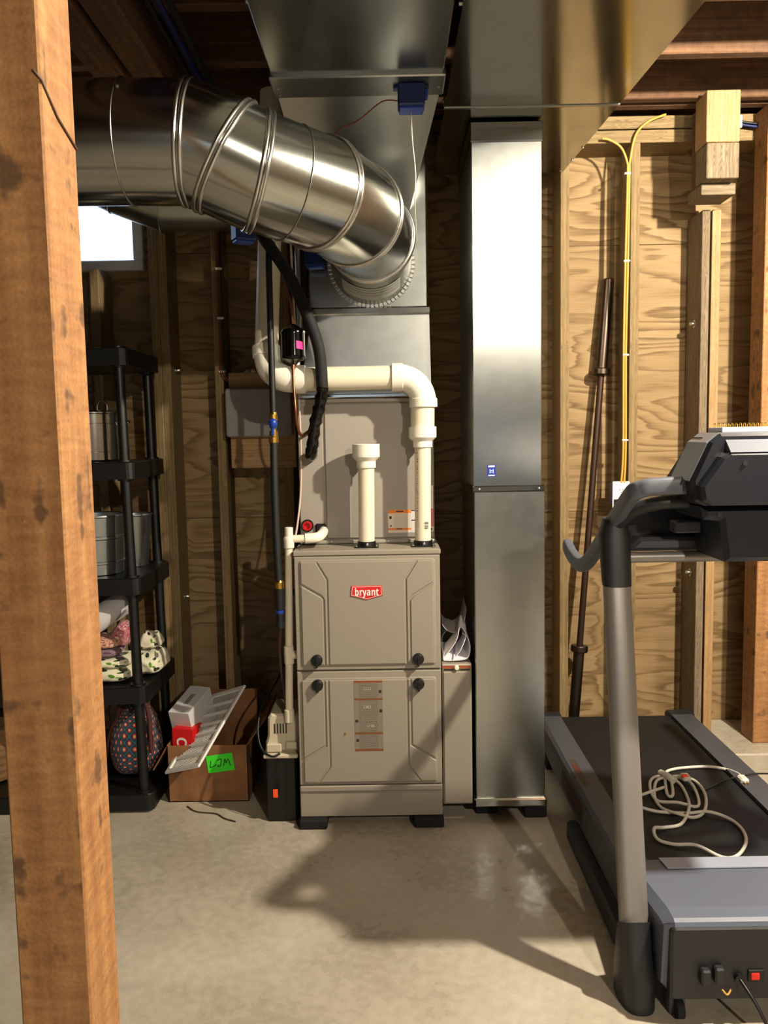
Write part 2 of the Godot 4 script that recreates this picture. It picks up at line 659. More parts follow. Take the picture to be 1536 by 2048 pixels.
func blobs(w: int, h: int, ground: Color, list: Array, count: int, r0: float, r1: float, seed: int) -> ImageTexture:
	var im := Image.create(w, h, false, Image.FORMAT_RGB8)
	im.fill(ground)
	var r := RandomNumberGenerator.new()
	r.seed = seed
	for k in count:
		var col: Color = list[k % list.size()]
		var cx := r.randf() * w
		var cy := r.randf() * h
		var ra := r.randf_range(r0, r1)
		var rb := ra * r.randf_range(0.35, 0.8)
		var ang := r.randf() * PI
		for y in range(-int(ra) - 1, int(ra) + 2):
			for x in range(-int(ra) - 1, int(ra) + 2):
				var p := Vector2(x, y).rotated(ang)
				if p.x * p.x / (ra * ra) + p.y * p.y / (rb * rb) < 1.0:
					im.set_pixel(posmod(int(cx) + x, w), posmod(int(cy) + y, h), col)
	return ImageTexture.create_from_image(im)


func cloth(called: String, t: Texture2D, s: float) -> void:
	var m := textured(called, t, Vector3(s, s, 1), 0.9)
	m.rim_enabled = true
	m.rim = 0.2


func make_prints() -> void:
	cloth("leaf_cloth", blobs(256, 256, Color(0.86, 0.84, 0.74), [Color(0.33, 0.5, 0.08), Color(0.1, 0.14, 0.09), Color(0.4, 0.38, 0.36), Color(0.86, 0.84, 0.74)], 26, 10, 34, 3), 1.5)
	cloth("grey_cloth", blobs(256, 256, Color(0.72, 0.7, 0.7), [Color(0.42, 0.41, 0.42), Color(0.8, 0.78, 0.78), Color(0.6, 0.58, 0.58)], 30, 8, 30, 4), 1.5)
	cloth("red_cloth", blobs(256, 256, Color(0.75, 0.6, 0.5), [Color(0.6, 0.16, 0.15), Color(0.35, 0.1, 0.1), Color(0.65, 0.3, 0.28)], 240, 4, 9, 5), 1.5)
	cloth("pink_cloth", blobs(256, 256, Color(0.7, 0.42, 0.45), [Color(0.85, 0.7, 0.65), Color(0.5, 0.2, 0.26)], 120, 5, 14, 6), 1.5)
	cloth("purple_cloth", blobs(256, 256, Color(0.5, 0.4, 0.45), [Color(0.32, 0.2, 0.28), Color(0.62, 0.52, 0.54)], 40, 8, 26, 7), 1.2)
	cloth("tan_cloth", blobs(128, 128, Color(0.5, 0.37, 0.23), [Color(0.46, 0.34, 0.2)], 20, 6, 20, 8), 1.0)
	# the bag: blue-green ground, red flowers, pale diamonds
	var im := Image.create(256, 256, false, Image.FORMAT_RGB8)
	for y in 256:
		for x in 256:
			var u := fposmod((x + y) / 64.0, 1.0) - 0.5
			var v := fposmod((x - y + 256) / 64.0, 1.0) - 0.5
			var col := Color(0.07, 0.2, 0.25)
			var d := Vector2(u, v).length()
			if d < 0.3:
				col = Color(0.62, 0.16, 0.1)
			if d < 0.17:
				col = Color(0.82, 0.6, 0.48)
			if absf(u) > 0.46 or absf(v) > 0.46:
				col = Color(0.28, 0.38, 0.42)
			im.set_pixel(x, y, col)
	cloth("bag_cloth", ImageTexture.create_from_image(im), 1.0)
	std("bag_strap", Color(0.28, 0.1, 0.06), 0.8)
	# printed notices: bands and lines too small to read
	label_print("notice_orange", 220, 190, Color(0.86, 0.82, 0.76), [[0, 0, 220, 28, Color(0.9, 0.52, 0.18)], [0, 150, 190, 18, Color(0.9, 0.52, 0.18)], [190, 0, 30, 190, Color(0.84, 0.83, 0.82)], [190, 2, 30, 9, Color(0.08, 0.09, 0.2)], [190, 84, 30, 9, Color(0.08, 0.09, 0.2)], [10, 52, 20, 22, Color(0.05, 0.05, 0.05)], [16, 126, 12, 12, Color(0.1, 0.1, 0.1)], [66, 8, 60, 11, Color(0.3, 0.16, 0.06)], [66, 154, 50, 8, Color(0.35, 0.18, 0.06)]], Rect2i(48, 36, 136, 108), 7)
	label_print("notice_pink", 40, 380, Color(0.88, 0.86, 0.8), [[0, 190, 40, 150, Color(0.85, 0.45, 0.5)], [8, 350, 22, 20, Color(0.2, 0.2, 0.2)]], Rect2i(6, 30, 28, 150), 11)
	label_print("notice_door", 170, 420, Color(0.5, 0.465, 0.41), [[0, 0, 170, 12, Color(0.52, 0.27, 0.15)], [0, 104, 170, 12, Color(0.47, 0.28, 0.15)], [0, 308, 170, 12, Color(0.47, 0.28, 0.15)], [0, 408, 170, 12, Color(0.5, 0.26, 0.15)], [148, 56, 16, 18, Color(0.14, 0.12, 0.1)], [150, 172, 16, 18, Color(0.14, 0.12, 0.1)], [4, 232, 18, 16, Color(0.16, 0.14, 0.11)], [8, 348, 16, 16, Color(0.16, 0.14, 0.11)], [56, 40, 44, 14, Color(0.62, 0.58, 0.52)], [56, 150, 44, 14, Color(0.62, 0.58, 0.52)], [74, 262, 44, 14, Color(0.62, 0.58, 0.52)], [62, 44, 6, 6, Color(0.2, 0.17, 0.14)], [76, 44, 6, 6, Color(0.2, 0.17, 0.14)], [88, 44, 6, 6, Color(0.2, 0.17, 0.14)], [62, 154, 6, 6, Color(0.2, 0.17, 0.14)], [88, 154, 6, 6, Color(0.2, 0.17, 0.14)], [80, 266, 6, 6, Color(0.2, 0.17, 0.14)], [92, 268, 6, 6, Color(0.2, 0.17, 0.14)]], Rect2i(28, 16, 114, 390), 9)
	label_print("notice_cabinet", 260, 40, Color(0.42, 0.4, 0.37), [[0, 8, 260, 18, Color(0.6, 0.29, 0.16)], [0, 0, 260, 6, Color(0.75, 0.72, 0.66)], [10, 30, 90, 10, Color(0.06, 0.06, 0.06)], [160, 30, 90, 10, Color(0.06, 0.06, 0.06)]], Rect2i(20, 12, 200, 10), 6)
	label_print("sticker_blue", 60, 90, Color(0.04, 0.16, 0.6), [[6, 4, 48, 14, Color(0.75, 0.8, 0.9)], [16, 30, 6, 34, Color(0.7, 0.78, 0.95)], [40, 30, 6, 34, Color(0.7, 0.78, 0.95)], [22, 40, 18, 5, Color(0.7, 0.78, 0.95)], [22, 52, 18, 5, Color(0.7, 0.78, 0.95)], [6, 74, 48, 10, Color(0.75, 0.8, 0.9)]], Rect2i(0, 0, 0, 0), 5)
	label_print("pipe_print", 24, 300, Color(0.86, 0.82, 0.7), [], Rect2i(0, 0, 0, 0), 5)
	var pim: Image = M.pipe_print.albedo_texture.get_image()
	rng.seed = 40
	for k in 46:
		pim.fill_rect(Rect2i(rng.randi_range(4, 9), k * 6 + rng.randi_range(0, 3), rng.randi_range(5, 10), rng.randi_range(1, 4)), Color(0.62, 0.2, 0.18) if k < 20 else Color(0.6, 0.4, 0.32))
	M.pipe_print.albedo_texture = ImageTexture.create_from_image(pim)
	label_print("bar_code", 40, 110, Color(0.86, 0.83, 0.74), [[2, 0, 36, 34, Color(0.4, 0.4, 0.38)], [2, 44, 36, 8, Color(0.25, 0.25, 0.24)], [2, 58, 36, 30, Color(0.45, 0.45, 0.42)], [2, 94, 34, 12, Color(0.15, 0.15, 0.15)]], Rect2i(0, 0, 0, 0), 5)
	label_print("collar_print", 400, 60, Color(0.6, 0.6, 0.57), [], Rect2i(10, 8, 380, 40), 14)
	label_print("deck_warning", 30, 200, Color(0.27, 0.24, 0.2), [[0, 40, 30, 60, Color(0.33, 0.18, 0.15)]], Rect2i(6, 110, 18, 80), 8)
	label_print("deck_name", 300, 40, Color(0.035, 0.035, 0.037), [[4, 4, 292, 3, Color(0.4, 0.2, 0.18)], [4, 33, 292, 3, Color(0.4, 0.2, 0.18)], [40, 13, 220, 14, Color(0.3, 0.06, 0.05)]], Rect2i(0, 0, 0, 0), 5)


func label_print(called: String, w: int, h: int, ground: Color, rects: Array, lines: Rect2i, step: int) -> void:
	var im := Image.create(w, h, false, Image.FORMAT_RGB8)
	im.fill(ground)
	rng.seed = w * 7 + h
	var y := lines.position.y
	while lines.size.y > 0 and y < lines.end.y:
		var x := lines.position.x
		while x < lines.end.x - 4:
			var l := rng.randi_range(4, 18)
			im.fill_rect(Rect2i(x, y, mini(l, lines.end.x - x), maxi(1, step / 3)), ground.darkened(0.35))
			x += l + 3
		y += step
	for r in rects:
		im.fill_rect(Rect2i(r[0], r[1], r[2], r[3]), r[4])
	var m := textured(called, ImageTexture.create_from_image(im), Vector3.ONE, 0.5)
	m.texture_repeat = false


func _ready() -> void:
	# ---- camera
	var cam := Camera3D.new()
	cam.name = "camera"
	cam.fov = 63.34
	cam.near = 0.05
	cam.far = 60.0
	cam.transform = Transform3D(Basis(v3(0.99983, -0.017918, -0.004318), v3(0.017428, 0.99534, -0.094844), v3(0.005997, 0.094752, 0.995483)), v3(0, 1.48, 0))
	add_child(cam)
	cam.current = true
	# ---- sky (bright overcast day outside the windows)
	var sm := ProceduralSkyMaterial.new()
	sm.sky_top_color = Color(0.66, 0.8, 1.0)
	sm.sky_horizon_color = Color(0.86, 0.92, 1.0)
	sm.ground_horizon_color = Color(0.8, 0.86, 0.92)
	sm.ground_bottom_color = Color(0.45, 0.48, 0.48)
	var sky := Sky.new()
	sky.sky_material = sm
	var env := Environment.new()
	env.background_mode = Environment.BG_SKY
	env.sky = sky
	env.background_energy_multiplier = 4.0
	env.tonemap_mode = Environment.TONE_MAPPER_LINEAR
	env.tonemap_exposure = 1.0
	env.sdfgi_enabled = true
	env.ssao_enabled = true
	env.ssil_enabled = true
	var we := WorldEnvironment.new()
	we.name = "environment"
	we.environment = env
	add_child(we)
	# ---- the two bare bulbs of the room: energy, colour, place
	var warm := Color(1.0, 0.95, 0.86)
	make_materials()
	rng.seed = 11
	bulb_lamp(v3(1.7, 2.72, -1.69), 13.0, warm, "bare bulb in a porcelain holder over the treadmill")
	bulb_lamp(v3(1.5, 2.72, 1.94), 8.0, warm, "bare bulb in a porcelain holder behind the camera")
	build_shell()
	build_ducts()
	build_furnace()
	build_pipes()
	build_wall_things()
	build_shelf()
	build_box()
	build_treadmill()
	build_post()


func bulb_lamp(at: Vector3, energy: float, col: Color, label: String) -> void:
	var t := thing("bulb_lamp", label, "lamp", at, "bare bulb lamps")
	var g := G.new()
	g.lathe([Vector2(0.0, 0.04), Vector2(0.024, 0.04), Vector2(0.026, 0.06), Vector2(0.052, 0.075), Vector2(0.056, 0.089), Vector2(0.056, 0.33), Vector2(0.0, 0.33)], at, 20)
	part(g, "lamp_holder", M.white_paint, t)
	if not M.has("bulb_glow"):
		var m := std("bulb_glow", Color(1, 0.95, 0.85), 0.3)
		m.emission_enabled = true
		m.emission = col
		m.emission_energy_multiplier = 14.0
	g = G.new()
	var pr := []
	for i in 11:
		var a := PI * i / 10.0
		pr.append(Vector2(0.035 * sin(a), -0.035 * cos(a)))
	pr[10] = Vector2(0.02, 0.045)
	g.lathe(pr, at, 20, true)
	part(g, "bulb", M.bulb_glow, t)
	var l := OmniLight3D.new()
	l.name = "light"
	l.light_color = col
	l.light_energy = energy
	l.light_size = 0.035
	l.omni_range = 14.0
	l.omni_attenuation = 2.0
	l.shadow_enabled = true
	t.add_child(l)


# ---------------------------------------------------------------- the room

func slab(called: String, a: Vector3, b: Vector3, m: Material, grain := 1) -> Node3D:
	var s := setting(called)
	var g := G.new()
	g.g = grain
	g.bb(a, b)
	part(g, called.get_slice("_", 0) + "_slab", m, s)
	return s


func wall_with_hole(called: String, ax: int, at: float, thick: float, lo: float, hi: float, h0: float, h1: float, hole: Rect2, m: Material) -> Node3D:
	# a wall across z (ax 2) or x (ax 0) with one rectangular opening (position = along, height)
	var s := setting(called)
	var P := func(u: float, y: float, w: float) -> Vector3: return v3(u, y, w) if ax == 2 else v3(w, y, u)
	for r in [[lo, hole.position.x, h0, h1], [hole.end.x, hi, h0, h1], [hole.position.x, hole.end.x, h0, hole.position.y], [hole.position.x, hole.end.x, hole.end.y, h1]]:
		if r[1] - r[0] > 0.01 and r[3] - r[2] > 0.01:
			var g := G.new()
			g.g = 0 if ax == 2 else 2
			g.bb(P.call(r[0], r[2], at), P.call(r[1], r[3], at + thick))
			part(g, "wall_panel", m, s)
	return s


func window_unit(n: int, x0: float, x1: float, y0: float, y1: float, z: float, mullion := false) -> void:
	# set in a wall across z; z is the room-side plane
	var s := setting("window_%d" % n)
	var f := 0.045
	var d := 0.09
	for r in [[x0, y0, x1, y0 + f], [x0, y1 - f, x1, y1], [x0, y0 + f, x0 + f, y1 - f], [x1 - f, y0 + f, x1, y1 - f]]:
		part(G.new().bb(v3(r[0], r[1], z - d * 0.5), v3(r[2], r[3], z + d * 0.5), 0.004), "window_frame", M.window_vinyl, s)
	if mullion:
		part(G.new().bb(v3((x0 + x1) / 2 - 0.02, y0 + f, z - 0.02), v3((x0 + x1) / 2 + 0.02, y1 - f, z + 0.02), 0.003), "mullion", M.window_vinyl, s)
	part(G.new().bb(v3(x0 + f, y0 + f, z - 0.003), v3(x1 - f, y1 - f, z + 0.003)), "pane", M.window_glass, s)


func build_shell() -> void:
	slab("floor", v3(-5.0, -0.12, -4.1), v3(4.6, 0, 6.6), M.concrete, 2)
	# concrete footing kerb along the wall at the right
	var kerb := setting("trim_1")
	var kg := G.new()
	kg.g = 0
	kg.bb(v3(1.41, 0, -3.86), v3(4.5, 0.09, -3.43), 0.006)
	part(kg, "footing_kerb", M.concrete, kerb)

	# back wall: plywood on 2x8 studs, 12 inches apart
	var wb := setting("wall_back")
	var zp := -3.86
	var wx0 := -1.98
	var wx1 := -1.088
	var wy0 := 2.232
	var wy1 := 2.78
	var ex0 := 1.95
	var ex1 := 2.75
	var ey0 := 0.95
	var ey1 := 2.1
	var rows := [[-0.1, 1.098], [1.1, 2.306], [2.308, 3.06]]
	var cols := [[-5.0, -1.357], [-1.355, 1.083], [1.085, ex0], [ex0, ex1], [ex1, 4.6]]
	for r in rows:
		for c in cols:
			var x0: float = c[0]
			var x1: float = c[1]
			var y0: float = r[0]
			var y1: float = r[1]
			var pl: PackedVector2Array
			if y1 > wy0 and x0 < wx1 and x1 > wx0:
				var by := maxf(y0, wy0)
				if x0 < wx0:
					if y0 >= wy0:
						pl = poly([x0, y0, wx0, y0, wx0, wy1, x1, wy1, x1, y1, x0, y1])
					else:
						pl = poly([x0, y0, x1, y0, x1, by, wx0, by, wx0, y1, x0, y1])
				else:
					if y0 >= wy0:
						pl = poly([wx1, y0, x1, y0, x1, y1, x0, y1, x0, wy1, wx1, wy1])
					else:
						pl = poly([x0, y0, x1, y0, x1, y1, wx1, y1, wx1, by, x0, by])
			elif x0 == ex0 and y0 < 1.0:
				pl = poly([x0, y0, x1, y0, x1, ey0, x0, ey0])
			elif x0 == ex0 and y0 < 2.0:
				pl = poly([x0, ey1, x1, ey1, x1, y1, x0, y1])
			else:
				pl = poly([x0, y0, x1, y0, x1, y1, x0, y1])
			var g := G.new()
			g.g = 1
			g.o = Vector2(rng.randf() * 4.0, rng.randf() * 4.0)
			g.prism(pl, zp - 0.018, zp + rng.randf_range(-0.001, 0.001), 0.0015)
			part(g, "plywood_panel", M.plywood, wb)
	# the masonry or earth side: a dense backing so that no sky shows at the joints
	var bk := G.new()
	for r in [[-5.0, wx0, -0.1, 3.06], [wx1, ex0, -0.1, 3.06], [wx0, wx1, -0.1, wy0], [wx0, wx1, wy1, 3.06], [ex1, 4.6, -0.1, 3.06], [ex0, ex1, -0.1, ey0], [ex0, ex1, ey1, 3.06]]:
		bk.bb(v3(r[0], r[2], zp - 0.06), v3(r[1], r[3], zp - 0.02))
	part(bk, "sheathing", M.weathered, wb)
	window_unit(1, wx0, wx1, wy0, wy1, zp - 0.01)
	window_unit(3, ex0, ex1, ey0, ey1, zp - 0.01)
	var zs := -3.68
	var sd := 0.178
	var zc := zs - sd / 2
	for x in [3.22, 2.915, 2.775, 1.925, 1.695, 1.082, 0.78, 0.475, 0.17, -0.135, -0.44, -0.735, -2.27, -2.58]:
		board(wb, "stud", v3(x, 1.392, zc), v3(0.038, 2.604, sd), M.treated, 1)
	# the pair under the beam end: one grey, one pale
	board(wb, "stud", v3(1.388, 1.25, zc), v3(0.034, 2.32, sd), M.weathered, 1).set_meta("label", "grey weathered stud")
	board(wb, "stud", v3(1.433, 1.25, zc), v3(0.038, 2.32, sd), M.pine, 1)
	# jack and king studs at the window, cripple below the sill
	board(wb, "stud", v3(-1.005, 1.392, zc), v3(0.038, 2.604, sd), M.treated, 1)
	board(wb, "stud", v3(-0.966, 1.392, zc), v3(0.038, 2.604, sd), M.treated, 1)
	board(wb, "stud", v3(-1.265, 1.15, zc), v3(0.038, 2.12, sd), M.treated, 1)
	board(wb, "stud", v3(-1.57, 1.15, zc), v3(0.038, 2.12, sd), M.treated, 1)
	board(wb, "stud", v3(-1.88, 1.15, zc), v3(0.038, 2.12, sd), M.treated, 1)
	board(wb, "stud", v3(-2.0, 1.392, zc), v3(0.038, 2.604, sd), M.treated, 1)
	for s in [[-2.9, -0.3], [-0.3, 1.35], [1.48, 4.4]]:
		for y in [2.72, 2.778]:
			board(wb, "top_plate", v3((s[0] + s[1]) / 2, y, zc), v3(s[1] - s[0] - 0.002, 0.052, sd), M.treated, 0)
	board(wb, "bottom_plate", v3(-0.77, 0.045, zc), v3(4.26, 0.088, sd), M.weathered, 0)
	# bolts through the studs
	for p in [v3(1.371, 1.937, -3.75), v3(1.371, 0.822, -3.75)]:
		var g := G.new()
		g.lathe([Vector2(0, 0), Vector2(0.019, 0), Vector2(0.019, 0.004), Vector2(0.011, 0.004), Vector2(0.011, 0.014), Vector2(0.008, 0.022), Vector2(0, 0.022)], p, 6, false, Basis(v3(0, 0, 1), PI / 2))
		part(g, "bolt", M.screw_metal, wb)
	for p in [v3(-0.947, 0.749, -3.76), v3(-0.947, 1.777, -3.76)]:
		var g := G.new()
		g.lathe([Vector2(0, 0), Vector2(0.016, 0), Vector2(0.016, 0.003), Vector2(0.01, 0.003), Vector2(0.01, 0.012), Vector2(0.007, 0.022), Vector2(0, 0.022)], p, 6, false, Basis(v3(0, 0, 1), -PI / 2))
		part(g, "bolt", M.screw_metal, wb)

	# the other three walls close the room; daylight comes in through a window at the right of
	# the back wall, out of the picture, and through a glazed door behind the camera
	slab("wall_left", v3(-5.12, -0.1, -4.0), v3(-5.0, 3.06, 6.6), M.weathered, 2)
	slab("wall_right", v3(4.5, -0.1, -4.0), v3(4.62, 3.06, 6.6), M.weathered, 2)
	wall_with_hole("wall_front", 2, 6.4, 0.12, -5.0, 4.6, -0.1, 3.06, Rect2(-1.6, 0.05, 1.7, 2.05), M.weathered)
	window_unit(2, -1.6, 0.1, 0.05, 2.1, 6.46, true)

	# ceiling: dark boards on rough-sawn joists, joists run across the picture
	var cl := setting("ceiling")
	var g := G.new()
	g.g = 2
	g.bb(v3(-5.12, 3.05, -4.0), v3(4.62, 3.1, 6.6))
	part(g, "subfloor", M.rough_joist, cl)
	var z := -3.135
	for i in 24:
		board(cl, "joist", v3(-0.25, 2.93, z), v3(9.4, 0.24, 0.05), M.rough_joist, 0, 0.004)
		z += 0.406
	board(cl, "joist", v3(-0.25, 2.925, -3.535), v3(9.4, 0.23, 0.045), M.rough_joist, 0, 0.004)
	board(cl, "joist", v3(-0.25, 2.928, -3.61), v3(9.4, 0.236, 0.05), M.rough_joist, 0, 0.004)
	board(cl, "rim_joist", v3(-0.25, 2.93, -3.83), v3(9.4, 0.24, 0.045), M.rough_joist, 0, 0.004)

	# laminated beam under the joists at the left, running towards the camera
	var bm := thing("ceiling_beam", "dark built-up wooden beam under the joists above the round duct", "beam", v3(-0.82, 2.6, -1.2))
	board(bm, "beam_ply", v3(-0.87, 2.71, -1.2), v3(0.1, 0.17, 4.3), M.rough_joist, 2, 0.006)
	board(bm, "beam_ply", v3(-0.755, 2.715, -1.2), v3(0.1, 0.16, 4.3), M.rough_joist, 2, 0.006)
	# end of the girder that rests on the pair of studs
	var gd := thing("beam_end", "sawn laminated beam end on two studs near the yellow cable", "beam", v3(1.36, 2.43, -3.55))
	board(gd, "upper_block", v3(1.362, 2.715, -3.513), v3(0.134, 0.2, 0.125), M.pine, 1, 0.003)
	board(gd, "lower_block", v3(1.365, 2.545, -3.515), v3(0.13, 0.138, 0.12), M.weathered, 1, 0.003)
	board(gd, "rear_block", v3(1.375, 2.63, -3.625), v3(0.115, 0.34, 0.1), M.rough_joist, 1, 0.003)
	board(gd, "shim", v3(1.375, 2.452, -3.6), v3(0.14, 0.045, 0.16), M.weathered, 0, 0.003)
	# reddish post in front of the studs at the right edge
	var rp := G.new()
	rp.g = 1
	rp.bb(v3(1.585, 0.09, -3.675), v3(1.73, 2.8, -3.55), 0.003)
	single(rp, "wall_post", M.post_wood, v3(1.65, 0.09, -3.6), "reddish brown wooden post on the concrete kerb at the right edge", "post")


func build_post() -> void:
	var g := G.new()
	g.g = 1
	g.o = Vector2(0.13, 0.0)
	g.bb(v3(-0.557, 0, -1.27), v3(-0.453, 2.79, -1.15), 0.003)
	var t := thing("timber_post", "large orange-brown rough-sawn post in the left foreground", "post", v3(-0.505, 0, -1.21))
	part(g, "post", M.post_wood, t)
	# a twine scrap wound round the near corner
	part(G.new().tube([v3(-0.462, 1.968, -1.148), v3(-0.452, 1.955, -1.15), v3(-0.4515, 1.925, -1.2), v3(-0.4515, 1.905, -1.268)], 0.0018, 6), "twine", M.brown_tube, t)


# ---------------------------------------------------------------- sheet-metal ducts

func ring(c: Vector3, ax: Vector3, n: Vector3, r: float, seg := 48) -> PackedVector3Array:
	# cut of a round pipe of axis ax by the plane through c with normal n
	ax = ax.normalized()
	n = n.normalized()
	var e1 := ax.cross(Vector3.UP).normalized()
	var e2 := ax.cross(e1)
	var out := PackedVector3Array()
	for j in seg:
		var a := TAU * j / seg
		var p := (e1 * cos(a) + e2 * sin(a)) * r
		out.append(c + p - ax * (p.dot(n) / ax.dot(n)))
	return out


func screw(at: Vector3, n: Vector3, parent: Node, r := 0.005) -> void:
	var b := Basis(Quaternion(Vector3.UP, n.normalized()))
	part(G.new().lathe([Vector2(r, 0), Vector2(r, r * 0.7), Vector2(r * 0.5, r), Vector2(0, r)], at, 8, false, b), "screw", M.screw_metal, parent)


func build_ducts() -> void:
	var H := 2.572
	# supply trunk over the furnace
	var t := thing("supply_duct", "wide galvanised duct overhead in line with the furnace", "duct", v3(-0.074, H, -1.0))
	var g := G.new()
	g.g = 2
	g.bb(v3(-0.338, H, -2.66), v3(0.19, 2.785, 1.6), 0.004)
	part(g, "trunk", M.galvanised, t)
	g = G.new()
	g.bb(v3(-0.345, H - 0.012, -2.79), v3(0.197, 2.785, -2.64), 0.004)
	part(g, "flange_collar", M.galvanised_dull, t)
	g = G.new()
	g.bb(v3(-0.345, H - 0.007, -2.12), v3(0.197, 2.786, -2.1), 0.003)
	part(g, "seam", M.galvanised_dull, t)
	# sloping throat down to the plenum
	g = G.new()
	var A := [v3(-0.335, H - 0.002, -2.78), v3(0.187, H - 0.002, -2.78), v3(0.187, 2.78, -2.78), v3(-0.335, 2.78, -2.78)]
	var B := [v3(-0.26, 2.26, -3.19), v3(0.098, 2.31, -3.19), v3(0.14, 2.78, -3.19), v3(-0.26, 2.78, -3.19)]
	g.q(A[0], A[1], B[1], B[0], (A[1] - A[0]).cross(A[0] - B[0]).normalized() * -1.0)
	g.q(A[1], A[2], B[2], B[1], v3(1, 0, -0.3).normalized())
	g.q(A[3], A[0], B[0], B[3], v3(-1, 0, -0.3).normalized())
	g.q(A[2], A[3], B[3], B[2], Vector3.UP)
	part(g, "throat", M.galvanised_dull, t)
	for p in [v3(-0.325, H - 0.013, -2.71), v3(-0.325, H - 0.013, -2.76), v3(0.178, H - 0.013, -2.72)]:
		screw(p, Vector3.DOWN, t)
	screw(v3(-0.34, H + 0.02, -2.25), v3(-1, 0, 0), t, 0.007)

	# plenum on top of the coil cabinet
	t = thing("supply_plenum", "tapered galvanised plenum on top of the grey coil cabinet", "duct", v3(-0.06, 1.62, -3.4))
	g = G.new()
	var lo := [v3(-0.335, 1.625, -3.2), v3(0.17, 1.625, -3.2), v3(0.17, 1.625, -3.6), v3(-0.335, 1.625, -3.6)]
	var hi := [v3(-0.278, 1.935, -3.2), v3(0.165, 1.935, -3.2), v3(0.165, 1.935, -3.6), v3(-0.278, 1.935, -3.6)]
	for i in 4:
		var j := (i + 1) % 4
		g.q(lo[i], lo[j], hi[j], hi[i], [v3(0, 0, 1), v3(1, 0, 0), v3(0, 0, -1), v3(-1, 0.2, 0).normalized()][i])
	part(g, "lower_taper", M.galvanised_dull, t)
	g = G.new()
	g.bb(v3(-0.285, 1.94, -3.6), v3(0.158, 2.55, -3.195), 0.003)
	part(g, "upper_box", M.galvanised, t)
	g = G.new()
	g.bb(v3(-0.287, 1.925, -3.602), v3(0.172, 1.955, -3.186), 0.006)
	part(g, "drive_cleat", M.galvanised_bright, t)
	g = G.new()
	g.bb(v3(-0.338, 1.616, -3.602), v3(0.176, 1.63, -3.188), 0.003)
	part(g, "bottom_flange", M.galvanised_bright, t)

	# round duct: collar, adjustable elbow of gores, straight run to the left
	t = thing("round_duct", "large round galvanised duct bending from the plenum to the left", "duct", v3(-0.4, 2.1, -2.5))
	var R := 0.1535
	var c := [v3(-0.05, 2.115, -3.197), v3(-0.05, 2.165, -2.98), v3(-0.095, 2.15, -2.62), v3(-0.182, 2.152, -2.4), v3(-0.335, 2.178, -2.29), v3(-0.415, 2.21, -2.265), v3(-0.507, 2.242, -2.25), v3(-0.66, 2.245, -2.245), v3(-1.9, 2.25, -2.235)]
	var ax := []
	for i in c.size():
		var d0: Vector3 = (c[i] - c[maxi(i - 1, 0)]).normalized()
		var d1: Vector3 = (c[mini(i + 1, c.size() - 1)] - c[i]).normalized()
		ax.append((d0 + d1).normalized())
	var nn := ax.duplicate()
	nn[0] = v3(0, 0, 1)
	nn[1] = v3(-0.05, 0.0, 1)
	nn[4] = v3(-0.93, 0.2, 0.3)
	nn[5] = v3(-0.85, 0.5, 0.12)
	nn[6] = v3(-0.99, 0.1, 0.05)
	var names := ["collar", "gore", "gore", "gore", "gore", "gore", "gore", "sleeve", "straight_run"]
	for i in c.size() - 1:
		var a: Vector3 = (c[i + 1] - c[i]).normalized()
		var rr := R if i > 0 else R - 0.004
		var r0 := ring(c[i], a, nn[i], rr)
		var r1 := ring(c[i + 1], a, nn[i + 1], rr)
		g = G.new()
		g.g = 2
		var rings := []
		for s in 5:
			var row := PackedVector3Array()
			for j in r0.size():
				row.append(r0[j].lerp(r1[j], s / 4.0))
			rings.append(row)
		g.skin(rings, true, i == c.size() - 2, 3.0, 1.5)
		part(g, names[i], M.galvanised_bright if i > 0 else M.galvanised_dull, t)
		if i > 0 and i != 7:
			# rolled bead at the joint, a pair of ridges
			var am: Vector3 = ax[i]
			for o in [-0.007, 0.007]:
				var bead := ring(c[i] + am * o, am, nn[i], R + 0.001)
				var pts := []
				for p in bead:
					pts.append(p)
				pts.append(bead[0])
				part(G.new().tube(pts, 0.006, 8, false), "bead", M.seam_metal, t)
	# straps and seam of the straight run
	for x in [-0.66]:
		var bead := ring(v3(x, 2.245, -2.245), v3(-1, 0.02, 0), v3(-1, 0.02, 0), R + 0.001)
		var pts := []
		for p in bead:
			pts.append(p)
		pts.append(bead[0])
		part(G.new().tube(pts, 0.0022, 6, false), "crimp", M.galvanised_dull, t)
	screw(v3(-0.65, 2.34, -2.125), v3(0, 0.62, 0.78), t, 0.005)
	screw(v3(-0.245, 2.13, -2.195), v3(0.4, -0.2, 1), t, 0.01)
	screw(v3(-0.25, 2.303, -2.32), v3(0.2, 0.95, 0.2), t, 0.006)
	# crimp across the gore with the dent
	var cr := ring(v3(-0.258, 2.165, -2.345), v3(-0.78, 0.1, 0.6), v3(-0.85, 0.15, 0.5), R + 0.0005)
	var cp := []
	for p in cr:
		cp.append(p)
	cp.append(cr[0])
	part(G.new().tube(cp, 0.0018, 6, false), "crimp", M.galvanised_dull, t)
	# toothed collar ring against the plenum
	g = G.new()
	for j in 60:
		var a := TAU * j / 60.0
		var p := v3(-0.05 + cos(a) * (R + 0.004), 2.115 + sin(a) * (R + 0.004), -3.19)
		g.X = Transform3D(Basis(Vector3.BACK, a), p)
		g.box(Vector3.ZERO, v3(0.014, 0.012, 0.006), 0.001)
	var teeth := part(g, "collar_teeth", M.seam_metal, t)
	teeth.set_meta("kind", "stuff")
	# printed band on the collar
	g = G.new()
	var pr := []
	for s in 2:
		var row := PackedVector3Array()
		for j in 13:
			var a := -PI / 2 - 0.75 + 1.5 * j / 12.0
			row.append(v3(-0.05 + cos(a) * (R + 0.001), 2.15 - 0.023 * s + sin(a) * (R + 0.001), -3.045 - 0.1 * s))
		pr.append(row)
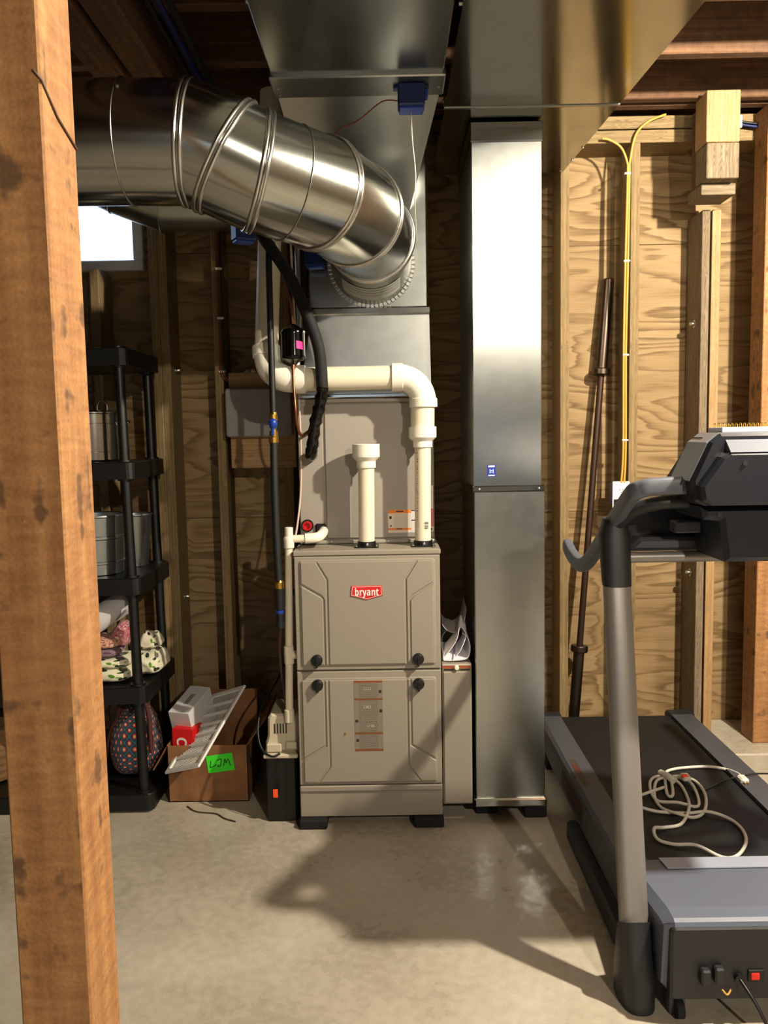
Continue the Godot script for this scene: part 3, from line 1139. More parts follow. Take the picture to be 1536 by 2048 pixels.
	g.skin(pr, false, false, 1.0, 1.0, true)
	part(g, "printed_band", M.collar_print, t)

	# branch duct at the back towards the window
	t = thing("branch_duct", "smaller dull round duct behind the big one near the window", "duct", v3(-0.8, 2.3, -3.35))
	var bc := [v3(-0.42, 2.41, -3.42), v3(-0.62, 2.41, -3.42), v3(-0.875, 2.41, -3.42), v3(-1.05, 2.475, -3.4), v3(-1.25, 2.57, -3.36), v3(-1.9, 2.6, -3.34)]
	for i in bc.size() - 1:
		var a: Vector3 = (bc[i + 1] - bc[i]).normalized()
		var n0: Vector3 = (bc[i + 1] - bc[maxi(i - 1, 0)]).normalized()
		var n1: Vector3 = (bc[mini(i + 2, bc.size() - 1)] - bc[i]).normalized()
		g = G.new()
		g.skin([ring(bc[i], a, n0, 0.11, 32), ring(bc[i + 1], a, n1, 0.11, 32)], true, i == 0 or i == bc.size() - 2, 2.0, 1.0)
		part(g, "pipe_section", M.galvanised_dull, t)
		if i > 0:
			var bead := ring(bc[i], a, n0, 0.111, 32)
			var pts := []
			for p in bead:
				pts.append(p)
			pts.append(bead[0])
			part(G.new().tube(pts, 0.003, 6, false), "bead", M.galvanised_dull, t)

	# return trunk at the right
	t = thing("return_duct", "wide galvanised duct overhead right of the furnace line", "duct", v3(0.5, H, -1.0))
	g = G.new()
	g.g = 2
	g.X = Transform3D.IDENTITY
	g.prism(poly([0.212, 1.6, 0.85, 1.6, 0.85, -2.0, 0.765, -3.66, 0.212, -3.66]), 0, 1, 0.0)
	# the outline above lies flat: x stays, outline y becomes depth
	for i in g.V.size():
		var p := g.V[i]
		g.V[i] = v3(p.x, H + 0.21 * p.z, p.y)
		var n := g.N[i]
		g.N[i] = v3(n.x, n.z, n.y)
		g.T[i] = Vector2(p.x, p.y) if absf(n.z) > 0.5 else Vector2(p.z * 0.2, p.y + p.x)
	for i in range(0, g.V.size(), 3):
		var p := g.V[i + 1]
		g.V[i + 1] = g.V[i + 2]
		g.V[i + 2] = p
		var u := g.T[i + 1]
		g.T[i + 1] = g.T[i + 2]
		g.T[i + 2] = u
	part(g, "trunk", M.galvanised_mirror, t)
	for s in [[-2.93, 0.80], [-2.14, 0.845]]:
		g = G.new()
		g.bb(v3(0.209, H - 0.003, s[0] - 0.008), v3(s[1] + 0.005, 2.784, s[0] + 0.008), 0.0012)
		part(g, "seam", M.galvanised_dull, t)
	for p in [v3(0.778, H - 0.001, -3.35), v3(0.77, H - 0.001, -3.5), v3(0.75, H - 0.001, -3.63)]:
		screw(p, Vector3.DOWN, t)
	for p in [v3(0.212, H + 0.03, -2.3), v3(0.212, H + 0.03, -2.95)]:
		screw(p, Vector3.LEFT, t, 0.007)

	# return drop to the floor
	t = thing("return_drop", "tall shiny galvanised rectangular duct standing right of the furnace", "duct", v3(0.44, 0, -3.25))
	g = G.new()
	g.bb(v3(0.312, 1.27, -3.54), v3(0.562, 2.5, -3.043), 0.003)
	part(g, "upper_section", M.galvanised_drop, t)
	g = G.new()
	g.bb(v3(0.308, 2.495, -3.545), v3(0.566, H - 0.007, -3.036), 0.004)
	part(g, "top_collar", M.galvanised_bright, t)
	g = G.new()
	g.bb(v3(0.314, 0.09, -3.54), v3(0.574, 1.268, -3.043), 0.003)
	part(g, "lower_section", M.galvanised, t)
	g = G.new()
	g.bb(v3(0.308, 1.257, -3.545), v3(0.574, 1.281, -3.036), 0.004)
	part(g, "drive_cleat", M.galvanised_bright, t)
	g = G.new()
	g.bb(v3(0.306, 0.058, -3.55), v3(0.58, 0.092, -3.03), 0.006)
	part(g, "bottom_lip", M.galvanised_bright, t)
	g = G.new()
	g.prism(poly([0.363, 1.313, 0.393, 1.313, 0.393, 1.357, 0.363, 1.357]), -3.043, -3.0415, 0.0, true)
	part(g, "sticker", M.sticker_blue, t, "small blue and white sticker")
	for p in [v3(0.332, 1.268, -3.035), v3(0.55, 1.268, -3.035)]:
		screw(p, Vector3.BACK, t, 0.004)
	for s in [[0.318, 0.40, -3.1], [0.5, 0.585, -3.06]]:
		single(G.new().bb(v3(s[0], 0, s[2] - 0.18), v3(s[1], 0.058, s[2]), 0.004), "riser_block", M.rubber, v3(s[0], 0, s[2]), ["black block under the left corner of the shiny duct", "black block under the right corner of the shiny duct"][0 if s[0] < 0.45 else 1], "block", "black riser blocks")

	# damper motors
	damper(Transform3D(Basis.IDENTITY, v3(0.092, H - 0.012, -2.715)), "blue damper motor screwed under the overhead trunk", true)
	damper(Transform3D(Basis(Vector3.UP, 0.5).scaled(v3(0.7, 0.7, 0.7)), v3(-0.405, 2.085, -2.45)), "blue damper motor below the big round duct, left one", false)
	damper(Transform3D(Basis(Vector3.UP, -0.2).scaled(v3(0.8, 0.8, 0.8)), v3(-0.255, 2.15, -3.13)), "blue damper motor half hidden between round duct and plenum", false)
	single(G.new().tube(smooth([v3(0.05, H - 0.05, -2.73), v3(0.0, H - 0.04, -2.76), v3(-0.08, H - 0.075, -2.82), v3(-0.15, H - 0.1, -2.84), v3(-0.24, 2.4, -2.86)], 5), 0.002, 6), "control_wire", M.orange_wire, v3(-0.1, 2.45, -2.8), "thin reddish wire drooping from the blue damper motor", "wire")
	single(G.new().tube(smooth([v3(0.091, H - 0.08, -2.715), v3(0.094, 2.4, -2.72), v3(0.103, 2.3, -2.725), v3(0.1, 2.215, -2.73), v3(0.11, 2.13, -2.9)], 5), 0.0022, 6), "control_wire", M.wire_white, v3(0.1, 2.3, -2.72), "thin pale wire hanging straight down from the blue damper motor", "wire")


func damper(xf: Transform3D, label: String, tabs: bool) -> void:
	var t := own("damper_motor", label, "damper motor", xf, "blue damper motors")
	var g := G.new()
	g.bb(v3(-0.042, -0.068, -0.035), v3(0.042, 0, 0.035), 0.005)
	part(g, "housing", M.blue_plastic, t)
	g = G.new()
	g.bb(v3(-0.038, -0.078, -0.028), v3(0.038, -0.066, 0.028), 0.003)
	part(g, "cover", M.blue_bright, t)
	if tabs:
		for s in [-1, 1]:
			g = G.new()
			g.bb(v3(s * 0.04, -0.012, -0.012), v3(s * 0.056, -0.002, 0.012), 0.002)
			part(g, "mounting_tab", M.blue_plastic, t)
		g = G.new()
		g.bb(v3(0.042, -0.045, 0.0), v3(0.052, -0.02, 0.03), 0.002)
		part(g, "terminal", M.blue_bright, t)


# ---------------------------------------------------------------- furnace, coil cabinet, filter cabinet

func plate(parent: Node, called: String, pts: PackedVector2Array, z0: float, z1: float, bevel: float, m: Material) -> MeshInstance3D:
	return part(G.new().prism(pts, z0, z1, bevel), called, m, parent)


func build_furnace() -> void:
	var Z := -3.02
	var fp: Material = M.furnace_paint
	var t := thing("furnace", "beige gas furnace with two embossed doors and a red badge", "furnace", v3(-0.085, 0.035, -3.3))
	var x0 := -0.354
	var x1 := 0.184
	part(G.new().bb(v3(x0, 0.037, -3.56), v3(x1, 1.036, Z - 0.012), 0.004), "casing", fp, t)
	part(G.new().bb(v3(x0 - 0.003, 1.034, -3.56), v3(x1 + 0.003, 1.054, Z + 0.004), 0.004), "top_lip", fp, t)
	part(G.new().bb(v3(x0, 0.037, Z - 0.02), v3(x1, 0.147, Z + 0.001), 0.003), "base_strip", fp, t)
	part(G.new().bb(v3(x0, 0.137, Z - 0.02), v3(x1, 0.16, Z + 0.008), 0.004), "base_ledge", fp, t)
	# doors
	for k in 2:
		var y0: float = [0.606, 0.163][k]
		var y1: float = [1.032, 0.6][k]
		var d := plate(t, ["upper_door", "lower_door"][k], poly([x0 + 0.001, y0, x1 - 0.001, y0, x1 - 0.001, y1, x0 + 0.001, y1]), Z - 0.02, Z + 0.004, 0.003, fp)
		var b: float = y0 + (0.014 if k == 0 else 0.006)
		var u: float = y1 - (0.011 if k == 0 else 0.024)
		plate(d, "panel_field", rrect(-0.336, b, 0.166, u, 0.012), Z, Z + 0.0075, 0.004, fp)
		var zb := Z + 0.0075
		var zt := Z + 0.0125
		var bv := 0.0022
		var e := 0.008
		if k == 0:
			# upper door: centre field, two corner bands, two side fields, grooves between
			plate(d, "centre_field", poly([-0.229, b + e, 0.054, b + e, 0.054, 0.946, 0.095, u - e, -0.267, u - e, -0.229, 0.948]), zb, zt, bv, fp)
			plate(d, "corner_band", poly([-0.328, u - e, -0.328, 0.934, -0.252, 0.889, -0.243, 0.874, -0.243, b + e, -0.235, b + e, -0.235, 0.946, -0.273, u - e]), zb, zt, bv, fp)
			plate(d, "side_field", poly([-0.328, b + e, -0.249, b + e, -0.249, 0.872, -0.256, 0.882, -0.328, 0.925]), zb, zt, bv, fp)
			plate(d, "corner_band", poly([0.158, u - e, 0.102, u - e, 0.06, 0.946, 0.06, b + e, 0.068, b + e, 0.068, 0.868, 0.08, 0.886, 0.158, 0.934]), zb, zt, bv, fp)
			plate(d, "side_field", poly([0.158, b + e, 0.074, b + e, 0.074, 0.866, 0.085, 0.88, 0.158, 0.925]), zb, zt, bv, fp)
		else:
			plate(d, "centre_field", poly([-0.277, b + e, 0.098, b + e, 0.054, 0.238, 0.054, u - e, -0.233, u - e, -0.233, 0.238]), zb, zt, bv, fp)
			plate(d, "corner_band", poly([-0.334, b + e, -0.284, b + e, -0.239, 0.24, -0.239, u - e, -0.247, u - e, -0.247, 0.315, -0.334, 0.262]), zb, zt, bv, fp)
			plate(d, "side_field", poly([-0.334, 0.271, -0.253, 0.32, -0.253, u - e, -0.334, u - e]), zb, zt, bv, fp)
			plate(d, "corner_band", poly([0.16, b + e, 0.105, b + e, 0.06, 0.24, 0.06, u - e, 0.067, u - e, 0.067, 0.315, 0.16, 0.256]), zb, zt, bv, fp)
			plate(d, "side_field", poly([0.16, 0.265, 0.073, 0.32, 0.073, u - e, 0.16, u - e]), zb, zt, bv, fp)
		# latch knobs
		for x in [-0.276, 0.099]:
			var ky: float = 0.647 if k == 0 else 0.553
			var g := G.new()
			g.lathe([Vector2(0.021, 0), Vector2(0.021, 0.014), Vector2(0.017, 0.02), Vector2(0, 0.022)], v3(x, ky, zt), 20, false, Basis(Vector3.RIGHT, PI / 2))
			var kn := part(g, "latch_knob", M.black_plastic, d)
			part(G.new().bb(v3(x - 0.004, ky - 0.024, zt + 0.004), v3(x + 0.004, ky + 0.012, zt + 0.027), 0.002), "grip", M.black_plastic, kn)
		if k == 0:
			# badge
			var bd := plate(d, "badge", poly([-0.146, 0.887, -0.086, 0.871, -0.028, 0.887, -0.031, 0.923, -0.143, 0.923]), zt, zt + 0.004, 0.001, M.badge_red)
			bd.set_meta("label", "red badge with white lettering")
			var gl := G.new()
			var ol := poly([-0.1425, 0.8895, -0.086, 0.8745, -0.0315, 0.8895, -0.0345, 0.9195, -0.1395, 0.9195])
			for i in 5:
				var p := ol[i]
				var q := ol[(i + 1) % 5]
				gl.tube([v3(p.x, p.y, zt + 0.004), v3(q.x, q.y, zt + 0.004)], 0.0008, 6)
			part(gl, "badge_border", M.white_paint, bd)
			lettering("bryant", 0.037, 0.002, Transform3D(Basis.IDENTITY.scaled(v3(0.76, 1, 1)), v3(-0.087, 0.9, zt + 0.0045)), M.white_paint, bd)
		else:
			var n := part(G.new().prism(poly([-0.1415, 0.297, -0.036, 0.297, -0.036, 0.566, -0.1415, 0.566]), zt, zt + 0.001, 0.0, true), "notice", M.notice_door, d)
			n.set_meta("label", "grey printed notice with brown bands")
			part(G.new().lathe([Vector2(0.004, 0), Vector2(0.004, 0.004), Vector2(0, 0.005)], v3(-0.176, 0.367, zt), 10, false, Basis(Vector3.RIGHT, PI / 2)), "sight_glass", M.brass, d)
	for p in [[-0.33, 1.056], [0.165, 1.056]]:
		screw(v3(p[0], p[1] - 0.001, -3.05), Vector3.UP, t)
	# risers
	for x in [[-0.357, -0.252], [0.075, 0.187]]:
		single(G.new().bb(v3(x[0], 0, -3.12), v3(x[1], 0.037, -2.99), 0.005), "riser_block", M.rubber, v3(x[0], 0, -3.0), ["black block under the left foot of the furnace", "black block under the right foot of the furnace"][0 if x[0] < 0 else 1], "block", "black riser blocks")

	# coil cabinet
	var zc := -3.2
	t = thing("coil_cabinet", "tall plain grey cabinet between furnace and plenum", "cabinet", v3(-0.085, 1.054, -3.4))
	var cp: Material = M.cabinet_paint
	part(G.new().bb(v3(-0.345, 1.0555, -3.56), v3(0.176, 1.613, zc - 0.006), 0.004), "casing", cp, t)
	part(G.new().bb(v3(-0.345, 1.073, zc - 0.01), v3(-0.249, 1.613, zc), 0.003), "left_stile", cp, t)
	part(G.new().bb(v3(-0.242, 1.075, zc - 0.01), v3(0.172, 1.594, zc + 0.002), 0.003), "access_panel", cp, t)
	part(G.new().bb(v3(-0.345, 1.598, zc - 0.01), v3(0.178, 1.614, zc + 0.004), 0.003), "top_rail", cp, t)
	part(G.new().bb(v3(-0.345, 1.0555, zc - 0.01), v3(0.178, 1.07, zc + 0.012), 0.003), "bottom_rail", cp, t)
	for x in [-0.225, -0.005, 0.168]:
		screw(v3(x, 1.063, zc + 0.012), Vector3.BACK, t)
	part(G.new().prism(rrect(-0.004, 1.094, 0.1, 1.183, 0.004, 2), zc + 0.002, zc + 0.003, 0.0, true), "notice", M.notice_orange, t, "white notice with orange bands")
	part(G.new().prism(poly([0.153, 1.097, 0.171, 1.097, 0.171, 1.276, 0.153, 1.276]), zc + 0.002, zc + 0.003, 0.0, true), "notice", M.notice_pink, t, "narrow white and pink notice")
	# drain plug
	part(G.new().lathe([Vector2(0.024, 0), Vector2(0.024, 0.006), Vector2(0, 0.006)], v3(-0.317, 1.128, zc), 20, false, Basis(Vector3.RIGHT, PI / 2)), "drain_gasket", M.black_plastic, t)
	part(G.new().lathe([Vector2(0.018, 0.006), Vector2(0.018, 0.022), Vector2(0.012, 0.022), Vector2(0.012, 0.012), Vector2(0, 0.012)], v3(-0.317, 1.128, zc), 20, false, Basis(Vector3.RIGHT, PI / 2)), "drain_plug", M.red_plug, t, "red drain plug")
	part(G.new().bb(v3(-0.285, 1.085, zc), v3(-0.245, 1.135, zc + 0.012), 0.004), "drain_bracket", M.black_plastic, t)

	# filter cabinet
	t = thing("filter_cabinet", "narrow beige cabinet squeezed between furnace and shiny duct", "cabinet", v3(0.25, 0.06, -3.3))
	part(G.new().bb(v3(0.189, 0.065, -3.54), v3(0.3, 0.612, -3.05), 0.003), "casing", fp, t)
	part(G.new().bb(v3(0.193, 0.07, -3.06), v3(0.296, 0.584, -3.043), 0.003), "door", fp, t)
	part(G.new().prism(poly([0.192, 0.588, 0.297, 0.588, 0.297, 0.61, 0.192, 0.61]), -3.05, -3.047, 0.0, true), "notice", M.notice_cabinet, t)
	part(G.new().lathe([Vector2(0.009, 0), Vector2(0.009, 0.01), Vector2(0.007, 0.013), Vector2(0, 0.014)], v3(0.243, 0.6, -3.047), 16, false, Basis(Vector3.RIGHT, PI / 2)), "knob", M.pvc, t)
	single(G.new().bb(v3(0.195, 0, -3.5), v3(0.295, 0.065, -3.2), 0.004), "riser_block", M.rubber, v3(0.24, 0, -3.3), "black block under the narrow beige cabinet", "block", "black riser blocks")
	build_papers()


func sheet(pts: Array, width: Vector3, thick: float) -> G:
	# a bent sheet: a path swept along a width vector, with real thickness
	var g := G.new()
	var p := smooth(pts, 6)
	var rings := []
	for i in p.size():
		var d: Vector3 = (p[mini(i + 1, p.size() - 1)] - p[maxi(i - 1, 0)]).normalized()
		var n := d.cross(width).normalized() * thick * 0.5
		rings.append(PackedVector3Array([p[i] + n, p[i] + width + n, p[i] + width - n, p[i] - n]))
	for i in p.size() - 1:
		for j in 4:
			var k := (j + 1) % 4
			var a: Vector3 = rings[i][j]
			var b: Vector3 = rings[i][k]
			var c: Vector3 = rings[i + 1][k]
			var e: Vector3 = rings[i + 1][j]
			var mid: Vector3 = (p[i] + p[i + 1] + width) * 0.5
			var n := (b - a).cross(e - a).normalized()
			if n.dot((a + b + c + e) * 0.25 - mid) < 0.0:
				n = -n
			g.q(a, b, c, e, n)
	for e in [0, p.size() - 1]:
		var d: Vector3 = p[1] - p[0] if e == 0 else p[p.size() - 2] - p[p.size() - 1]
		g.q(rings[e][0], rings[e][1], rings[e][2], rings[e][3], -d.normalized())
	return g


func build_papers() -> void:
	var y := 0.615
	var gr := "manuals on the narrow beige cabinet"
	single(sheet([v3(0.197, y + 0.002, -3.08), v3(0.23, y + 0.004, -3.07), v3(0.285, y + 0.012, -3.07), v3(0.298, y + 0.05, -3.08), v3(0.29, y + 0.085, -3.1), v3(0.272, y + 0.1, -3.11)], v3(0.0, 0.03, -0.16), 0.003), "manual", M.paper, v3(0.24, y, -3.1), "white manual curled up on the narrow beige cabinet", "booklet", gr)
	single(sheet([v3(0.199, y + 0.02, -3.065), v3(0.225, y + 0.05, -3.068), v3(0.25, y + 0.085, -3.085), v3(0.263, y + 0.125, -3.1), v3(0.283, y + 0.098, -3.085), v3(0.262, y + 0.05, -3.06), v3(0.24, y + 0.022, -3.055)], v3(0.012, 0.02, -0.12), 0.002), "manual", M.paper, v3(0.24, y, -3.1), "white folded sheet standing in front of the curled manual", "booklet", gr)
	single(sheet([v3(0.198, y + 0.125, -3.15), v3(0.215, y + 0.105, -3.14), v3(0.245, y + 0.095, -3.14), v3(0.275, y + 0.115, -3.15), v3(0.29, y + 0.165, -3.16), v3(0.292, y + 0.185, -3.165)], v3(0.0, 0.02, -0.12), 0.0025), "plastic_sleeve", M.grey_plastic, v3(0.245, y + 0.1, -3.18), "greyish plastic sleeve curving above the white manuals", "sleeve")
	single(sheet([v3(0.196, y + 0.003, -3.2), v3(0.2, y + 0.07, -3.18), v3(0.225, y + 0.1, -3.17), v3(0.26, y + 0.09, -3.18), v3(0.295, y + 0.13, -3.2)], v3(0.0, 0.01, -0.14), 0.003), "plastic_bag", M.clear_bag, v3(0.245, y, -3.2), "crumpled clear plastic bag under the grey sleeve", "bag")


# ---------------------------------------------------------------- pipes and lines

func pipe(pts: Array, r: float, called: String, m: Material, parent: Node, seg := 20) -> MeshInstance3D:
	return part(G.new().tube(pts, r, seg), called, m, parent)


func hub(a: Vector3, b: Vector3, r: float, called: String, m: Material, parent: Node) -> MeshInstance3D:
	var d := (b - a)
	var l := d.length()
	var q := Basis(Quaternion(Vector3.UP, d.normalized())) if absf(d.normalized().y + 1.0) > 1e-4 else Basis(Vector3.RIGHT, PI)
	return part(G.new().lathe([Vector2(0, 0), Vector2(r - 0.002, 0), Vector2(r, 0.002), Vector2(r, l - 0.002), Vector2(r - 0.002, l), Vector2(0, l)], a, 24, false, q), called, m, parent)


func gasket(x: float, z: float, parent: Node) -> void:
	var y := 1.054
	var g := part(G.new().bb(v3(x - 0.045, y, z - 0.04), v3(x + 0.045, y + 0.005, z + 0.04), 0.002), "flange_plate", M.black_plastic, parent)
	part(G.new().lathe([Vector2(0, 0.004), Vector2(0.036, 0.004), Vector2(0.034, 0.022), Vector2(0, 0.022)], v3(x, y, z), 24), "rubber_collar", M.black_plastic, g)
	for s in [-1, 1]:
		screw(v3(x + s * 0.038, y + 0.005, z + 0.03), Vector3.UP, g)
	screw(v3(x + 0.002, y + 0.013, z + 0.035), Vector3.BACK, g)


func build_pipes() -> void:
	var zp := -3.105
	# intake stub
	var t := thing("intake_stub", "short white plastic pipe with an open coupling on the furnace top", "pipe", v3(-0.086, 1.054, zp))
	gasket(-0.086, zp, t)
	pipe([v3(-0.086, 1.06, zp), v3(-0.082, 1.365, zp)], 0.0302, "pipe", M.pvc_pipe, t)
	part(G.new().lathe([Vector2(0.0302, 0), Vector2(0.036, 0), Vector2(0.036, 0.025), Vector2(0.051, 0.04), Vector2(0.0515, 0.042), Vector2(0.0515, 0.088), Vector2(0.046, 0.088), Vector2(0.046, 0.044), Vector2(0.0, 0.04)], v3(-0.082, 1.352, zp), 32), "reducer_coupling", M.pvc, t)

	# vent
	t = thing("vent_pipe", "white plastic vent pipe rising from the furnace and bending left", "pipe", v3(0.126, 1.054, zp))
	gasket(0.126, zp, t)
	pipe([v3(0.126, 1.06, zp), v3(0.13, 1.44, zp)], 0.0302, "lower_pipe", M.pvc_pipe, t)
	part(G.new().lathe([Vector2(0.0302, 0), Vector2(0.036, 0), Vector2(0.036, 0.022), Vector2(0.051, 0.036), Vector2(0.0515, 0.038), Vector2(0.0515, 0.076), Vector2(0.0445, 0.076)], v3(0.13, 1.425, zp), 32), "reducer_coupling", M.pvc, t)
	pipe([v3(0.13, 1.495, zp), v3(0.132, 1.6, zp)], 0.0445, "riser_pipe", M.pvc_pipe, t)
	# long elbow
	var el := []
	for i in 13:
		var a := PI / 2 * i / 12.0
		el.append(v3(0.042 + 0.092 * cos(a), 1.592 + 0.092 * sin(a), zp))
	part(G.new().tube(el, 0.0485, 28), "elbow", M.pvc, t)
	hub(v3(0.134, 1.572, zp), v3(0.134, 1.606, zp), 0.0525, "elbow_hub", M.pvc, t)
	hub(v3(0.06, 1.684, zp), v3(0.018, 1.684, zp), 0.0525, "elbow_hub", M.pvc, t)
	pipe([v3(0.03, 1.684, zp), v3(-0.32, 1.683, zp)], 0.0445, "horizontal_pipe", M.pvc_pipe, t)
	hub(v3(-0.3, 1.683, zp), v3(-0.345, 1.683, zp), 0.0525, "elbow_hub", M.pvc, t)
	var e2 := smooth([v3(-0.335, 1.683, zp), v3(-0.385, 1.69, zp - 0.002), v3(-0.432, 1.725, zp - 0.02), v3(-0.45, 1.79, zp - 0.045)], 6)
	part(G.new().tube(e2, 0.0485, 28), "elbow", M.pvc, t)
	hub(v3(-0.448, 1.77, zp - 0.04), v3(-0.45, 1.81, zp - 0.05), 0.0525, "elbow_hub", M.pvc, t)
	pipe([v3(-0.449, 1.79, zp - 0.045), v3(-0.432, 2.25, zp - 0.12), v3(-0.42, 2.78, zp - 0.2)], 0.0445, "back_riser", M.pvc_pipe, t)
	# print along the pipe, bar code
	for s in [[-0.027, 0.012, 1.13, 1.42, M.pipe_print], [0.004, 0.016, 1.12, 1.147, M.bar_code]]:
		var g := G.new()
		var rows := []
		for i in 2:
			var row := PackedVector3Array()
			for j in 5:
				var x: float = s[0] + s[1] * j / 4.0 * (1.0 if i < 2 else 1.0)
				var y: float = s[3] if i == 0 else s[2]
				row.append(v3(0.1265 + (y - 1.06) * 0.0105 + x, y, zp + sqrt(maxf(0.0308 * 0.0308 - x * x, 0.0))))
			rows.append(row)
		g.skin(rows, false, false, 1.0, 1.0, true)
		part(g, "pipe_marking", s[4], t)

	# refrigerant lines
	var path := smooth([v3(-0.56, 2.42, -3.2), v3(-0.49, 2.28, -3.12), v3(-0.427, 2.176, -3.05), v3(-0.35, 2.06, -3.04), v3(-0.282, 1.909, -3.035), v3(-0.242, 1.784, -3.035), v3(-0.234, 1.64, -3.04)], 6)
	t = thing("suction_line", "thick black insulated refrigerant line curving down to the coil cabinet", "pipe", v3(-0.3, 1.4, -3.1))
	part(G.new().tube(path, 0.0215, 18), "insulation", M.foam_black, t)
	var tp := smooth([v3(-0.234, 1.65, -3.04), v3(-0.245, 1.585, -3.045), v3(-0.266, 1.514, -3.06), v3(-0.279, 1.44, -3.085), v3(-0.29, 1.405, -3.12), v3(-0.292, 1.4, -3.21)], 5)
	var rr := []
	for i in tp.size():
		rr.append(0.0215 + 0.0022 * sin(i * 2.3) + (0.002 if i % 3 == 0 else 0.0))
	part(G.new().tube(tp, rr, 16), "taped_end", M.black_gloss, t, "end wrapped in shiny black tape")
	t = thing("liquid_line", "thin copper refrigerant line running through the black filter drier", "pipe", v3(-0.34, 1.5, -3.08))
	pipe(smooth([v3(-0.52, 2.4, -3.16), v3(-0.44, 2.22, -3.08), v3(-0.385, 2.12, -3.06), v3(-0.352, 2.0, -3.06), v3(-0.34, 1.93, -3.065), v3(-0.338, 1.86, -3.07)], 5), 0.0055, "tube", M.copper, t, 10)
	pipe(smooth([v3(-0.34, 1.76, -3.07), v3(-0.339, 1.66, -3.05), v3(-0.333, 1.58, -3.03), v3(-0.33, 1.52, -3.04), v3(-0.318, 1.478, -3.06), v3(-0.295, 1.49, -3.09), v3(-0.27, 1.505, -3.12), v3(-0.27, 1.505, -3.21)], 5), 0.0055, "tube", M.copper, t, 10)
	t = thing("filter_drier", "shiny black cylinder with a pink tag on the copper line", "filter drier", v3(-0.338, 1.74, -3.07))
	part(G.new().lathe([Vector2(0.006, -0.012), Vector2(0.018, 0.0), Vector2(0.041, 0.01), Vector2(0.0455, 0.018), Vector2(0.0435, 0.025), Vector2(0.0435, 0.103), Vector2(0.0455, 0.11), Vector2(0.041, 0.118), Vector2(0.022, 0.129), Vector2(0.006, 0.14)], v3(-0.339, 1.742, -3.07), 28, true), "canister", M.black_gloss, t)
	var g := G.new()
	var rows := []
	for i in 2:
		var row := PackedVector3Array()
		for j in 6:
			var a := 0.45 + 0.75 * (1.0 - j / 5.0)
			row.append(v3(-0.339 + cos(a) * 0.0443, 1.817 - i * 0.028 - j * 0.0008, -3.07 + sin(a) * 0.0443))
		rows.append(row)
	g.skin(rows, false, false, 1.0, 1.0, true)
	part(g, "tag", M.pink_tag, t, "bright pink tag")
	part(G.new().lathe([Vector2(0.008, 0), Vector2(0.008, 0.018), Vector2(0.006, 0.018)], v3(-0.34, 1.715, -3.07), 8), "flare_nut", M.copper, t)

	# gas line, in front of the vent elbow
	var gz := -3.03
	t = thing("gas_line", "black gas pipe with a blue-handled brass valve left of the furnace", "pipe", v3(-0.41, 0.6, gz))
	pipe([v3(-0.414, 2.08, gz), v3(-0.414, 1.55, gz)], 0.0118, "upper_pipe", M.black_iron, t, 14)
	pipe(smooth([v3(-0.414, 2.06, gz), v3(-0.414, 2.12, gz - 0.01), v3(-0.416, 2.18, gz - 0.1), v3(-0.42, 2.2, gz - 0.3), v3(-0.42, 2.2, gz - 0.6)], 4), 0.0118, "rear_pipe", M.black_iron, t, 14)
	part(G.new().lathe([Vector2(0, 0), Vector2(0.016, 0), Vector2(0.016, 0.02), Vector2(0.011, 0.022), Vector2(0.011, 0.056), Vector2(0.016, 0.058), Vector2(0.016, 0.08), Vector2(0.013, 0.088), Vector2(0, 0.088)], v3(-0.414, 1.474, gz), 6), "valve_body", M.brass, t)
	part(G.new().lathe([Vector2(0, -0.022), Vector2(0.013, -0.016), Vector2(0.0165, 0.0), Vector2(0.014, 0.012), Vector2(0.006, 0.017), Vector2(0, 0.018)], v3(-0.414, 1.522, gz + 0.011), 14, true), "valve_handle", M.blue_bright, t)
	part(G.new().bb(v3(-0.421, 1.478, gz + 0.009), v3(-0.41, 1.515, gz + 0.02), 0.003), "valve_lever", M.blue_bright, t)
	part(G.new().lathe([Vector2(0, 0), Vector2(0.018, 0), Vector2(0.018, 0.02), Vector2(0.014, 0.026), Vector2(0, 0.026)], v3(-0.415, 1.452, gz), 6), "union_nut", M.brass, t)
	pipe(smooth([v3(-0.415, 1.456, gz), v3(-0.417, 1.3, gz), v3(-0.416, 1.1, gz), v3(-0.412, 0.96, gz), v3(-0.411, 0.94, gz)], 4), 0.014, "flexible_section", M.flex_coat, t, 14)
	part(G.new().lathe([Vector2(0, 0), Vector2(0.018, 0), Vector2(0.018, 0.026), Vector2(0.014, 0.034), Vector2(0, 0.034)], v3(-0.411, 0.912, gz), 6), "flare_nut", M.brass, t)
	hub(v3(-0.411, 0.835, gz), v3(-0.411, 0.915, gz), 0.019, "tee", M.black_iron, t)
	hub(v3(-0.411, 0.885, gz - 0.002), v3(-0.411, 0.885, gz - 0.075), 0.015, "branch_elbow", M.black_iron, t)
	hub(v3(-0.411, 0.885, gz - 0.07), v3(-0.354, 0.885, gz - 0.07), 0.014, "branch", M.black_iron, t)
	hub(v3(-0.412, 0.82, gz), v3(-0.412, 0.838, gz), 0.0145, "label_ring", M.blue_bright, t)
	hub(v3(-0.412, 0.785, gz), v3(-0.412, 0.822, gz), 0.014, "drip_leg", M.black_iron, t)
	hub(v3(-0.412, 0.765, gz), v3(-0.412, 0.787, gz), 0.018, "cap", M.black_iron, t)
	t = thing("drain_hose", "brown rubber hose dropping behind the white drain pipe to the pump", "hose", v3(-0.42, 0.43, -3.1))
	pipe(smooth([v3(-0.416, 0.765, -3.09), v3(-0.424, 0.68, -3.1), v3(-0.422, 0.58, -3.11), v3(-0.412, 0.48, -3.12), v3(-0.405, 0.42, -3.13)], 4), 0.0075, "hose", M.brown_tube, t, 10)

	# condensate drain
	var cz := -3.06
